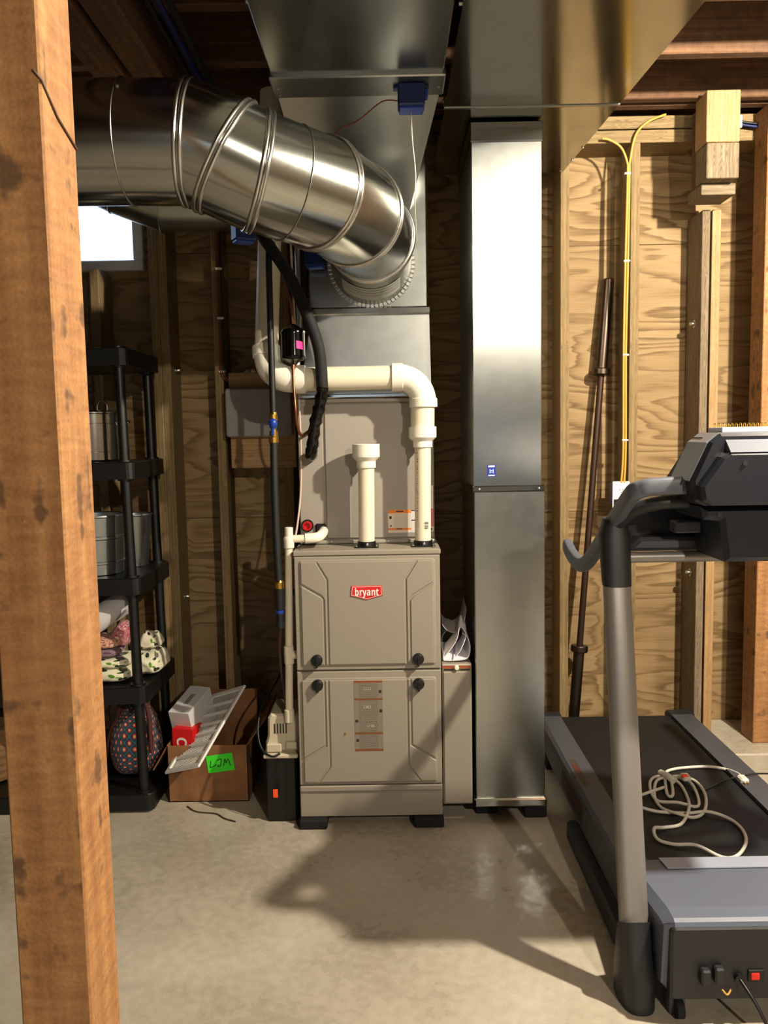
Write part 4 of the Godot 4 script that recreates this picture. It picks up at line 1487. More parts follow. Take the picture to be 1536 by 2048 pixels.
	t = thing("condensate_drain", "thin white plastic drain pipe with a tee left of the furnace", "pipe", v3(-0.38, 0.44, cz))
	hub(v3(-0.374, 1.075, cz), v3(-0.373, 1.138, cz), 0.0155, "vent_stub", M.pvc, t)
	hub(v3(-0.374, 1.06, cz), v3(-0.374, 1.1, cz), 0.0195, "tee", M.pvc, t)
	part(G.new().lathe([Vector2(0, -0.02), Vector2(0.012, -0.016), Vector2(0.02, 0), Vector2(0.012, 0.016), Vector2(0, 0.02)], v3(-0.376, 1.094, cz), 16, true), "tee_cap", M.pvc, t)
	pipe([v3(-0.376, 1.094, cz), v3(-0.3, 1.094, cz - 0.01)], 0.0145, "cross_pipe", M.pvc_pipe, t, 16)
	pipe(smooth([v3(-0.315, 1.094, cz - 0.008), v3(-0.27, 1.096, cz - 0.02), v3(-0.255, 1.104, cz - 0.06), v3(-0.255, 1.106, cz - 0.145)], 4), 0.019, "elbow", M.pvc, t, 16)
	pipe([v3(-0.375, 1.07, cz), v3(-0.392, 0.4, cz)], 0.0145, "down_pipe", M.pvc_pipe, t, 16)
	hub(v3(-0.385, 0.62, cz), v3(-0.386, 0.69, cz), 0.0185, "coupling", M.pvc_pipe, t)
	hub(v3(-0.386, 0.655, cz), v3(-0.354, 0.655, cz), 0.016, "side_inlet", M.pvc_pipe, t)
	hub(v3(-0.391, 0.395, cz), v3(-0.391, 0.445, cz), 0.0185, "coupling", M.pvc_pipe, t)

	# thermostat wire down the left edge of the coil cabinet
	single(G.new().tube(smooth([v3(-0.352, 2.2, -3.2), v3(-0.345, 1.95, -3.19), v3(-0.335, 1.6, -3.185), v3(-0.333, 1.4, -3.18), v3(-0.338, 1.25, -3.17), v3(-0.352, 1.12, -3.13), v3(-0.368, 1.04, -3.1), v3(-0.376, 0.85, -3.1), v3(-0.372, 0.66, -3.1)], 5), 0.0042, 8), "thermostat_wire", M.tan_wire, v3(-0.34, 1.4, -3.18), "thin pinkish wire running down the left edge of the coil cabinet", "wire")
	single(G.new().tube([v3(-0.33, 2.35, -3.22), v3(-0.327, 1.93, -3.22), v3(-0.349, 1.6, -3.22)], 0.012, 10), "metal_conduit", M.galvanised_dull, v3(-0.34, 1.9, -3.22), "grey metal conduit beside the plenum behind the filter drier", "conduit")
	# a dark spare line behind
	single(G.new().tube(smooth([v3(-0.31, 2.4, -3.25), v3(-0.305, 2.1, -3.23), v3(-0.33, 1.85, -3.24), v3(-0.36, 1.62, -3.26)], 4), 0.016, 10), "black_hose", M.foam_black, v3(-0.33, 2.0, -3.24), "black hose behind the filter drier", "hose")

	# condensate pump
	t = thing("condensate_pump", "cream condensate pump with vent slots on a black tank", "pump", v3(-0.43, 0, -3.1))
	part(G.new().bb(v3(-0.485, 0, -3.3), v3(-0.37, 0.262, -3.06), 0.008), "tank", M.black_plastic, t)
	part(G.new().bb(v3(-0.494, 0.256, -3.31), v3(-0.362, 0.272, -3.045), 0.004), "lid", M.pump_plastic, t)
	g = G.new()
	g.X = Transform3D(Basis.IDENTITY, v3(0, 0, 0))
	g.prism(poly([-0.488, 0.272, -0.362, 0.272, -0.362, 0.42, -0.465, 0.42, -0.476, 0.405, -0.478, 0.335, -0.486, 0.31]), -3.26, -3.075, 0.008)
	var hs := part(g, "housing", M.pump_plastic, t)
	for i in 5:
		part(G.new().bb(v3(-0.453 + i * 0.011, 0.345, -3.077), v3(-0.4485 + i * 0.011, 0.383, -3.0735)), "vent_slot", M.black_plastic, hs)
	part(G.new().bb(v3(-0.483, 0.275, -3.09), v3(-0.425, 0.308, -3.06), 0.004), "switch_cover", M.pump_plastic, hs)
	part(G.new().bb(v3(-0.41, 0.285, -3.09), v3(-0.365, 0.315, -3.062), 0.004), "terminal_cover", M.pump_plastic, hs)
	single(G.new().tube(smooth([v3(-0.43, 0.275, -3.05), v3(-0.46, 0.268, -3.04), v3(-0.5, 0.29, -3.06), v3(-0.52, 0.35, -3.1), v3(-0.51, 0.42, -3.16), v3(-0.46, 0.5, -3.3), v3(-0.42, 0.6, -3.45)], 5), 0.0045, 8), "pump_cable", M.black_plastic, v3(-0.5, 0.3, -3.06), "black cable looping left of the condensate pump", "cable")
	t = thing("tagged_wire", "thin black wire with an orange tag hanging below the pump lid", "wire", v3(-0.45, 0.1, -3.04))
	part(G.new().tube(smooth([v3(-0.44, 0.262, -3.04), v3(-0.452, 0.21, -3.035), v3(-0.447, 0.16, -3.035), v3(-0.45, 0.145, -3.035)], 4), 0.002, 6), "wire", M.black_plastic, t)
	part(G.new().bb(v3(-0.459, 0.108, -3.039), v3(-0.441, 0.14, -3.034), 0.001), "tag", M.orange_tag, t, "orange tag")


# ---------------------------------------------------------------- things on and against the back wall

func build_wall_things() -> void:
	# plank between studs with a grey cover box on it
	var t := thing("backing_plank", "wide short plank behind the grey plastic box", "plank", v3(-0.55, 1.336, -3.66))
	board(t, "plank", v3(-0.545, 1.545, -3.661), v3(0.285, 0.415, 0.036), M.pine, 0, 0.003)
	t = thing("cover_box", "flat grey plastic cover box on the wall left of the pipes", "box", v3(-0.555, 1.473, -3.62))
	part(G.new().prism(rrect(-0.697, 1.474, -0.412, 1.682, 0.012), -3.643, -3.595, 0.006), "cover", M.grey_plastic, t)
	part(G.new().bb(v3(-0.69, 1.48, -3.646), v3(-0.42, 1.676, -3.63)), "base", M.grey_plastic, t)
	# bell wires above the box
	var gr := "wires stapled to the dark stud"
	for i in 3:
		var dx := i * 0.009
		single(G.new().tube(smooth([v3(-0.725 + dx, 2.6, -3.67), v3(-0.728 + dx, 2.2, -3.672), v3(-0.726 + dx, 1.85, -3.672), v3(-0.72 + dx, 1.75, -3.66), v3(-0.67 + dx * 2, 1.7, -3.65), v3(-0.6 + dx * 3, 1.69, -3.645)], 5), 0.0026, 6), "bell_wire", [M.orange_wire, M.brown_tube, M.black_plastic][i], v3(-0.72 + dx, 2.1, -3.67), ["reddish wire stapled along the stud above the grey box", "brown wire stapled along the stud above the grey box", "black wire stapled along the stud above the grey box"][i], "wire", gr)
	for y in [2.2, 1.99, 1.76]:
		single(G.new().bb(v3(-0.733, y - 0.005, -3.68), v3(-0.704, y + 0.005, -3.664), 0.002), "cable_staple", M.white_paint, v3(-0.72, y, -3.67), "white staple holding wires on the dark stud, %s" % ["top one" if y > 2.1 else ("middle one" if y > 1.9 else "lowest one above the grey box")], "staple", "white cable staples")

	# yellow cables and the outlet
	single(G.new().tube(smooth([v3(0.93, 2.705, -3.655), v3(0.965, 2.7, -3.66), v3(1.015, 2.67, -3.667), v3(1.042, 2.61, -3.671), v3(1.045, 2.55, -3.673), v3(1.039, 2.2, -3.673), v3(1.035, 1.82, -3.673), v3(1.037, 1.4, -3.673), v3(1.03, 1.24, -3.675)], 6), 0.0052, 8), "yellow_cable", M.yellow_cable, v3(1.03, 1.9, -3.67), "yellow electric cable coming from the duct edge down to the outlet", "cable", "yellow electric cables")
	single(G.new().tube(smooth([v3(1.2, 2.8, -3.66), v3(1.125, 2.77, -3.655), v3(1.075, 2.72, -3.66), v3(1.055, 2.62, -3.671), v3(1.053, 2.55, -3.673), v3(1.05, 2.2, -3.673), v3(1.045, 1.82, -3.673), v3(1.048, 1.4, -3.673), v3(1.043, 1.24, -3.675)], 6), 0.0052, 8), "yellow_cable", M.yellow_cable, v3(1.05, 1.9, -3.67), "yellow electric cable coming from the joists down to the outlet", "cable", "yellow electric cables")
	var i := 0
	for y in [2.565, 2.2, 1.8, 1.43]:
		single(G.new().bb(v3(1.031, y - 0.004, -3.682), v3(1.058, y + 0.004, -3.666), 0.002), "cable_staple", M.white_paint, v3(1.045, y, -3.67), "white staple over the yellow cables, %s" % ["topmost", "second from the top", "third from the top", "lowest, above the outlet"][i], "staple", "white cable staples")
		i += 1
	t = thing("outlet", "white duplex outlet with cover plate on the plywood wall", "outlet", v3(1.03, 1.13, -3.68))
	part(G.new().bb(v3(1.0, 1.14, -3.75), v3(1.058, 1.24, -3.676), 0.002), "box", M.blue_bright, t)
	part(G.new().prism(rrect(0.992, 1.129, 1.067, 1.248, 0.003, 2), -3.678, -3.671, 0.003), "cover_plate", M.white_paint, t)
	for y in [1.208, 1.168]:
		var rc := part(G.new().prism(rrect(1.013, y - 0.015, 1.046, y + 0.015, 0.012), -3.671, -3.6695, 0.001), "receptacle", M.white_paint, t)
		for x in [1.023, 1.036]:
			part(G.new().bb(v3(x - 0.0012, y - 0.002, -3.6697), v3(x + 0.0012, y + 0.007, -3.6688)), "slot", M.ink, rc)
		part(G.new().lathe([Vector2(0.0028, 0), Vector2(0, 0.0008)], v3(1.0295, y - 0.008, -3.6696), 8, false, Basis(Vector3.RIGHT, PI / 2)), "slot", M.ink, rc)
	# blue and black cables over the beam end
	for k in 2:
		single(G.new().tube(smooth([v3(1.36, 2.78, -3.655), v3(1.45, 2.775 - k * 0.01, -3.65), v3(1.55, 2.755 - k * 0.012, -3.65), v3(1.7, 2.74 - k * 0.012, -3.65)], 5), 0.006, 8), "wall_cable", [M.black_plastic, M.blue_cable][k], v3(1.5, 2.76, -3.65), ["black cable along the top plate right of the beam end", "blue cable along the top plate right of the beam end"][k], "cable", "cables right of the beam end")
	single(G.new().bb(v3(1.505, 2.735, -3.66), v3(1.517, 2.785, -3.642), 0.002), "cable_clip", M.white_paint, v3(1.51, 2.76, -3.65), "white clip round the blue and black cables", "clip")
	# black cables under the joists beside the beam
	for k in 3:
		single(G.new().tube(smooth([v3(-0.66 + k * 0.03, 2.72 - 0.012 * k, 0.8), v3(-0.65 + k * 0.03, 2.7, -1.2), v3(-0.66 + k * 0.03, 2.72, -2.0), v3(-0.65 + k * 0.03, 2.69, -2.6), v3(-0.66 + k * 0.03, 2.72, -3.2)], 6), 0.011, 8), "ceiling_cable", [M.black_plastic, M.blue_cable, M.foam_black][k], v3(-0.65, 2.7, -1.5), ["black cable under the joists beside the dark beam", "dark blue cable under the joists beside the dark beam", "dull black tube under the joists, farthest from the beam"][k], "cable", "cables beside the beam")

	# barbell leaning in the stud bay
	var A := v3(1.006, 2.15, -3.818)
	var B := v3(0.832, 0.105, -3.725)
	var d := (A - B).normalized()
	var L := A.distance_to(B)
	t = own("barbell", "long dark steel barbell leaning against the plywood by the outlet", "barbell", Transform3D(Basis(Quaternion(Vector3.UP, d)), B))
	part(G.new().lathe([Vector2(0.0, 0.35), Vector2(0.0145, 0.35), Vector2(0.0145, L - 0.42), Vector2(0, L - 0.42)], Vector3.ZERO, 20), "bar", M.worn_bar, t)
	part(G.new().lathe([Vector2(0, 0), Vector2(0.021, 0), Vector2(0.0245, 0.004), Vector2(0.0245, 0.36), Vector2(0, 0.36)], Vector3.ZERO, 24), "sleeve", M.dark_steel, t)
	part(G.new().lathe([Vector2(0, 0), Vector2(0.036, 0), Vector2(0.039, 0.004), Vector2(0.039, 0.026), Vector2(0.036, 0.03), Vector2(0.0, 0.03)], v3(0, 0.36, 0), 24), "collar", M.dark_steel, t)
	part(G.new().lathe([Vector2(0, 0), Vector2(0.0245, 0), Vector2(0.0245, 0.396), Vector2(0.022, 0.4), Vector2(0, 0.4)], v3(0, L - 0.4, 0), 24), "sleeve", M.dark_steel, t)
	part(G.new().lathe([Vector2(0, 0), Vector2(0.036, 0), Vector2(0.039, 0.004), Vector2(0.039, 0.026), Vector2(0.036, 0.03), Vector2(0.0, 0.03)], v3(0, L - 0.43, 0), 24), "collar", M.dark_steel, t)


# ---------------------------------------------------------------- shelving and what stands on it

func pillow(c: Vector3, size: Vector3, seed: int, top := 1.0, wob := 0.012, p := 3.2, B := Basis.IDENTITY) -> G:
	# a soft body: superellipsoid with creases; top < 1 narrows it upwards
	var n := FastNoiseLite.new()
	n.seed = seed
	n.frequency = 5.0
	n.fractal_octaves = 3
	var rings := []
	var rows := 14
	var seg := 36
	for i in rows + 1:
		var v := -cos(PI * i / rows)
		v = signf(v) * pow(absf(v), 0.8)
		var s := maxf(pow(1.0 - pow(absf(v), p), 1.0 / p), 0.02)
		s *= lerpf(1.0, top, (v + 1.0) / 2.0)
		var row := PackedVector3Array()
		for j in seg:
			var a := TAU * j / seg
			var x := signf(cos(a)) * pow(absf(cos(a)), 2.0 / p) * s
			var z := signf(sin(a)) * pow(absf(sin(a)), 2.0 / p) * s
			var q := v3(x * size.x / 2, v * size.y / 2, z * size.z / 2)
			var k := 1.0 + n.get_noise_3dv((q + c) * 2.0) * wob * 14.0
			q = v3(q.x * k, q.y + n.get_noise_3dv((q + c) * 3.0 + v3(9, 3, 1)) * wob * (0.4 + 0.6 * (v + 1.0) / 2.0), q.z * k)
			row.append(c + B * q)
		rings.append(row)
	return G.new().skin(rings, true, true, 2.0, 1.0)


func shelf_board(t: Node, y: float) -> void:
	var g := G.new()
	g.X = Transform3D(Basis(Vector3.RIGHT, -PI / 2), Vector3.ZERO)
	g.prism(rrect(-0.46, -0.225, 0.46, 0.225, 0.03), y - 0.066, y, 0.004)
	var s := part(g, "shelf", M.black_plastic, t)
	for x in [-0.415, 0.415]:
		for z in [-0.185, 0.185]:
			part(G.new().lathe([Vector2(0, y - 0.072), Vector2(0.03, y - 0.072), Vector2(0.032, y - 0.05), Vector2(0.03, y + 0.006), Vector2(0, y + 0.006)], v3(x, 0, z), 16), "corner_socket", M.black_plastic, s)


func build_shelf() -> void:
	var xf := Transform3D(Basis(Vector3.BACK, 0.0125), v3(-1.41, 0.0, -3.375))
	var t := own("shelving_unit", "black plastic shelving unit with five shelves behind the wooden post", "shelf", xf)
	var ys := [0.072, 0.505, 0.936, 1.383, 1.813]
	for y in ys:
		shelf_board(t, y)
	for k in 4:
		for x in [-0.415, 0.415]:
			for z in [-0.185, 0.185]:
				part(G.new().lathe([Vector2(0.02, ys[k]), Vector2(0.0185, (ys[k] + ys[k + 1]) / 2), Vector2(0.02, ys[k + 1] - 0.066)], v3(x, 0, z), 16), "leg", M.black_plastic, t)
	# stock pot on the second shelf
	var pc := v3(-1.175, 1.39, -3.32)
	t = thing("stock_pot", "shiny steel stock pot with lid on the second shelf", "pot", pc)
	part(G.new().lathe([Vector2(0, 0), Vector2(0.112, 0), Vector2(0.117, 0.006), Vector2(0.117, 0.035), Vector2(0.1155, 0.036), Vector2(0.117, 0.038), Vector2(0.117, 0.145), Vector2(0.1155, 0.146), Vector2(0.117, 0.148), Vector2(0.117, 0.183), Vector2(0.12, 0.186), Vector2(0, 0.186)], pc, 40), "body", M.steel, t)
	part(G.new().lathe([Vector2(0.121, 0.186), Vector2(0.121, 0.191), Vector2(0.09, 0.198), Vector2(0, 0.202)], pc, 40), "lid", M.steel, t)
	part(G.new().tube(smooth([pc + v3(0.022, 0.198, 0.0), pc + v3(0.024, 0.222, 0.0), pc + v3(0.042, 0.238, 0.0), pc + v3(0.06, 0.222, 0.0), pc + v3(0.062, 0.198, 0)], 5), 0.004, 8), "lid_handle", M.steel, t)
	part(G.new().tube(smooth([pc + v3(0.112, 0.14, 0.03), pc + v3(0.14, 0.152, 0.026), pc + v3(0.146, 0.155, 0.0), pc + v3(0.14, 0.152, -0.026), pc + v3(0.112, 0.14, -0.03)], 5), 0.004, 8), "side_handle", M.steel, t)
	# galvanised pails on the third shelf
	pc = v3(-1.185, 0.943, -3.31)
	t = thing("galvanised_pail", "ribbed galvanised pail with drop handle on the third shelf", "pail", pc, "galvanised pails")
	part(G.new().lathe([Vector2(0, 0), Vector2(0.108, 0), Vector2(0.109, 0.04), Vector2(0.114, 0.043), Vector2(0.114, 0.05), Vector2(0.111, 0.053), Vector2(0.115, 0.138), Vector2(0.119, 0.142), Vector2(0.119, 0.15), Vector2(0.116, 0.154), Vector2(0.12, 0.225), Vector2(0.125, 0.229), Vector2(0.122, 0.235), Vector2(0.116, 0.23), Vector2(0.105, 0.02), Vector2(0, 0.016)], pc, 40), "body", M.pail_zinc, t)
	part(G.new().tube(smooth([pc + v3(0.0, 0.2, 0.118), pc + v3(0.028, 0.197, 0.124), pc + v3(0.034, 0.165, 0.124), pc + v3(0.022, 0.155, 0.124), pc + v3(-0.03, 0.155, 0.124)], 4), 0.0035, 8), "drop_handle", M.brass, t)
	pc = v3(-1.075, 0.943, -3.475)
	t = thing("galvanised_pail", "smaller flared grey pail behind the ribbed pail", "pail", pc, "galvanised pails")
	part(G.new().lathe([Vector2(0, 0), Vector2(0.05, 0), Vector2(0.072, 0.21), Vector2(0.076, 0.214), Vector2(0.074, 0.22), Vector2(0.07, 0.215), Vector2(0.046, 0.01), Vector2(0, 0.008)], pc, 32), "body", M.pail_zinc, t)
	# folded cloths on the fourth shelf
	var gr := "folded cloths on the fourth shelf"
	var y := 0.511
	single(pillow(v3(-1.16, y + 0.03, -3.285), v3(0.25, 0.056, 0.2), 1, 1.0, 0.006), "folded_cloth", M.leaf_cloth, v3(-1.16, y, -3.285), "white cloth with green leaves, lowest at the front of the pile", "cloth", gr)
	single(pillow(v3(-1.165, y + 0.078, -3.285), v3(0.235, 0.044, 0.19), 2, 1.0, 0.006), "folded_cloth", M.leaf_cloth, v3(-1.165, y + 0.056, -3.285), "white leaf-print cloth, second from below in the pile", "cloth", gr)
	single(pillow(v3(-1.0, y + 0.05, -3.38), v3(0.13, 0.09, 0.25), 3, 0.75, 0.014), "folded_cloth", M.leaf_cloth, v3(-1.0, y, -3.38), "rumpled white leaf-print cloth at the right end of the shelf", "cloth", gr)
	single(pillow(v3(-1.01, y + 0.125, -3.42), v3(0.11, 0.07, 0.16), 13, 0.6, 0.016), "folded_cloth", M.leaf_cloth, v3(-1.01, y + 0.09, -3.42), "crumpled leaf-print cloth lying on top at the right end", "cloth", gr)
	single(pillow(v3(-1.18, y + 0.118, -3.28), v3(0.2, 0.038, 0.17), 4, 1.0, 0.005), "folded_cloth", M.purple_cloth, v3(-1.18, y + 0.1, -3.28), "dull purple cloth in the middle of the pile", "cloth", gr)
	single(pillow(v3(-1.175, y + 0.158, -3.275), v3(0.19, 0.048, 0.15), 5, 0.9, 0.01), "folded_cloth", M.red_cloth, v3(-1.175, y + 0.135, -3.275), "dark red small-flowered cloth above the purple one", "cloth", gr)
	single(pillow(v3(-1.085, y + 0.185, -3.3), v3(0.09, 0.1, 0.12), 6, 0.7, 0.012, 3.2, Basis(Vector3.BACK, -0.5)), "folded_cloth", M.pink_cloth, v3(-1.085, y + 0.14, -3.3), "pink flowered cloth leaning beside the shelf leg", "cloth", gr)
	# rolled cloth with an open end towards the camera
	var rb := Basis(Quaternion(Vector3.UP, v3(0.72, 0.45, -0.52).normalized()))
	var g := G.new()
	g.lathe([Vector2(0.018, 0.0), Vector2(0.045, 0.0), Vector2(0.05, 0.008), Vector2(0.05, 0.2), Vector2(0.045, 0.21), Vector2(0, 0.21)], v3(-1.225, y + 0.215, -3.2), 24, false, rb)
	g.lathe([Vector2(0.0, 0.06), Vector2(0.017, 0.06), Vector2(0.018, 0.0)], v3(-1.225, y + 0.215, -3.2), 24, false, rb)
	single(g, "rolled_cloth", M.grey_cloth, v3(-1.22, y + 0.18, -3.2), "grey and white rolled cloth on top of the pile", "cloth", gr)
	single(sheet([v3(-1.27, y + 0.25, -3.32), v3(-1.2, y + 0.27, -3.33), v3(-1.12, y + 0.32, -3.35), v3(-1.04, y + 0.34, -3.37)], v3(0.03, 0.06, -0.12), 0.012), "folded_cloth", M.tan_cloth, v3(-1.15, y + 0.25, -3.38), "plain tan cloth draped behind the rolled one", "cloth", gr)
	# bag on the bottom shelf
	t = thing("quilted_bag", "blue-green flowered fabric bag on the bottom shelf", "bag", v3(-1.075, 0.078, -3.37))
	var bg := part(pillow(v3(-1.075, 0.235, -3.37), v3(0.24, 0.3, 0.2), 7, 0.62, 0.01, 3.0), "body", M.bag_cloth, t)
	(bg.material_override as StandardMaterial3D).uv1_scale = v3(3.2, 3.0, 1)
	part(G.new().tube(smooth([v3(-1.12, 0.35, -3.28), v3(-1.1, 0.42, -3.3), v3(-1.04, 0.425, -3.32), v3(-1.0, 0.36, -3.3), v3(-0.985, 0.2, -3.27)], 5), 0.009, 8), "strap", M.bag_strap, t)
	part(G.new().tube(smooth([v3(-1.185, 0.11, -3.28), v3(-1.15, 0.29, -3.272), v3(-1.1, 0.38, -3.29)], 5), 0.006, 8), "piping", M.bag_strap, t)
	# basket at the far left of the bottom shelf
	pc = v3(-1.7, 0.078, -3.37)
	t = thing("basket", "brown woven basket at the left end of the bottom shelf", "basket", pc)
	var pr := [Vector2(0, 0)]
	for i in 15:
		pr.append(Vector2(0.11 + 0.0025 * i + (0.004 if i % 2 else 0.0), i * 0.016))
	pr.append(Vector2(0.13, 0.23))
	part(G.new().lathe(pr, pc, 28), "body", M.tan_cloth, t)


# ---------------------------------------------------------------- cardboard box and its contents

func build_box() -> void:
	var x0 := -0.915
	var x1 := -0.588
	var zf := -3.245
	var zb := -3.56
	var H := 0.236
	var t := thing("cardboard_box", "open brown cardboard box with a green note on the floor", "box", v3(-0.75, 0, -3.4))
	var th := 0.005
	for s in [[v3(x0, 0, zf - th), v3(x1, H, zf), "front"], [v3(x0, 0, zb), v3(x1, H, zb + th), "back"], [v3(x0, 0, zb), v3(x0 + th, H, zf), "side"], [v3(x1 - th, 0, zb), v3(x1, H, zf), "side"], [v3(x0, 0, zb), v3(x1, th, zf), "bottom"]]:
		part(G.new().bb(s[0], s[1], 0.001), "box_" + s[2], M.cardboard, t)
	var g := G.new()
	g.X = Transform3D(Basis(Vector3.BACK, -0.62), v3(x1 - 0.002, H, 0))
	g.bb(v3(-0.002, 0, zb + 0.004), v3(0.003, 0.14, zf - 0.004), 0.001)
	part(g, "flap", M.cardboard, t)
	g = G.new()
	g.X = Transform3D(Basis(Vector3.BACK, 2.6), v3(x0 + 0.002, H, 0))
	g.bb(v3(-0.002, 0, zb + 0.004), v3(0.003, 0.12, zf - 0.004), 0.001)
	part(g, "flap", M.cardboard, t)
	g = G.new()
	g.X = Transform3D(Basis(Vector3.RIGHT, -0.3), v3(0, H, zb + 0.003))
	g.bb(v3(x0 + 0.01, 0, -0.003), v3(x1 - 0.01, 0.13, 0.002), 0.001)
	part(g, "flap", M.cardboard, t)
	# sticky note with handwriting in marker
	t = own("sticky_note", "bright green note with black handwriting on the cardboard box", "note", Transform3D(Basis(Vector3.BACK, 0.13), v3(-0.7, 0.163, zf + 0.001)))
	part(G.new().bb(v3(-0.054, -0.036, 0), v3(0.054, 0.036, 0.0012)), "paper", M.green_note, t)
	for s in [[[-0.036, 0.014], [-0.041, -0.004], [-0.043, -0.012], [-0.03, -0.01], [-0.016, -0.004]], [[-0.012, 0.012], [0.006, 0.016], [0.003, 0.0], [-0.002, -0.012], [-0.012, -0.012], [-0.008, -0.005]], [[0.012, -0.013], [0.018, 0.008], [0.022, 0.013], [0.024, -0.002], [0.032, 0.012], [0.036, 0.006], [0.039, -0.012], [0.044, -0.014]]]:
		var pts := []
		for p in s:
			pts.append(v3(p[0], p[1], 0.0014))
		part(G.new().tube(smooth(pts, 5), 0.0016, 6), "handwriting", M.ink, t)
	# cartons
	t = own("white_carton", "plain white carton standing in the cardboard box", "carton", Transform3D(Basis(Vector3.UP, -0.3) * Basis(Vector3.RIGHT, 0.3), v3(-0.862, 0.215, -3.335)))
	part(G.new().bb(v3(-0.048, 0, -0.19), v3(0.048, 0.15, 0.0), 0.002), "body", M.white_card, t)
	part(G.new().bb(v3(-0.01, 0.1495, -0.13), v3(0.01, 0.1512, -0.06)), "lid_slot", M.grey_plastic, t)
	t = own("red_carton", "red and white carton with white letters in the cardboard box", "carton", Transform3D(Basis(Vector3.UP, -0.2), v3(-0.85, 0.06, -3.3)))
	part(G.new().bb(v3(-0.045, 0, -0.1), v3(0.045, 0.235, 0.028), 0.002), "body", M.white_card, t)
	part(G.new().bb(v3(-0.0455, 0.0, -0.06), v3(0.0455, 0.2356, 0.0287), 0.001), "red_wrap", M.red_card, t)
	lettering("CC", 0.06, 0.001, Transform3D(Basis(Vector3.BACK, -PI / 2), v3(-0.006, 0.165, 0.0289)), M.white_paint, t)
	# register grille: a white frame with louvres in four bays, leaning in the box
	var LL := v3(-0.914, 0.14, -3.2)
	var e2 := v3(0.136, 0.225, -0.30)
	var e1 := v3(0.227, 0.126, 0.15)
	var L2 := e2.length()
	var y := e2.normalized()
	var x := (e1 - y * e1.dot(y)).normalized()
	var L1 := 0.235
	t = own("register_grille", "white louvred register grille leaning in the cardboard box", "grille", Transform3D(Basis(x, y, x.cross(y)), LL))
	var f := 0.02
	for r in [[0, 0, L1, f], [0, L2 - f, L1, L2], [0, f, f, L2 - f], [L1 - f, f, L1, L2 - f]]:
		part(G.new().bb(v3(r[0], r[1], -0.006), v3(r[2], r[3], 0.004), 0.002), "frame", M.white_paint, t)
	for i in 6:
		var yy := f + (L2 - 2 * f) * (i + 1) / 7.0
		part(G.new().bb(v3(f, yy - 0.003, -0.008), v3(L1 - f, yy + 0.003, 0.003)), "cross_bar", M.white_paint, t)
	for i in 18:
		var xx := f + (L1 - 2 * f) * (i + 0.5) / 18.0
		g = G.new()
		g.X = Transform3D(Basis(Vector3.UP, 0.7), v3(xx, L2 / 2, -0.004))
		g.box(Vector3.ZERO, v3(0.001, L2 - 2 * f, 0.003))
		part(g, "louvre", M.white_paint, t)
	# loose wire on the floor in front of the box
	single(G.new().tube(smooth([v3(-0.83, 0.004, -3.2), v3(-0.78, 0.004, -3.15), v3(-0.7, 0.004, -3.13), v3(-0.66, 0.004, -3.09), v3(-0.61, 0.004, -3.06)], 5), 0.0025, 6), "floor_wire", M.brown_tube, v3(-0.72, 0, -3.13), "thin wire lying on the floor before the cardboard box", "wire")


# ---------------------------------------------------------------- treadmill

func side(pts: Array, x0: float, x1: float, bevel := 0.0) -> G:
	# outline in (depth, height), extruded across x; the end at x1 is bevelled
	var g := G.new()
	g.X = Transform3D(Basis(Vector3.FORWARD, Vector3.UP, Vector3.RIGHT), Vector3.ZERO)
	g.prism(poly(pts), x0, x1, bevel)
	return g


func oval(c: Vector3, rx: float, rz: float, tilt := 0.0, seg := 28) -> PackedVector3Array:
	var out := PackedVector3Array()
	for j in seg:
		var a := TAU * j / seg
		var x := signf(cos(a)) * pow(absf(cos(a)), 0.8) * rx
		var z := signf(sin(a)) * pow(absf(sin(a)), 0.8) * rz
		out.append(c + v3(x, -z * tilt, z))
	return out


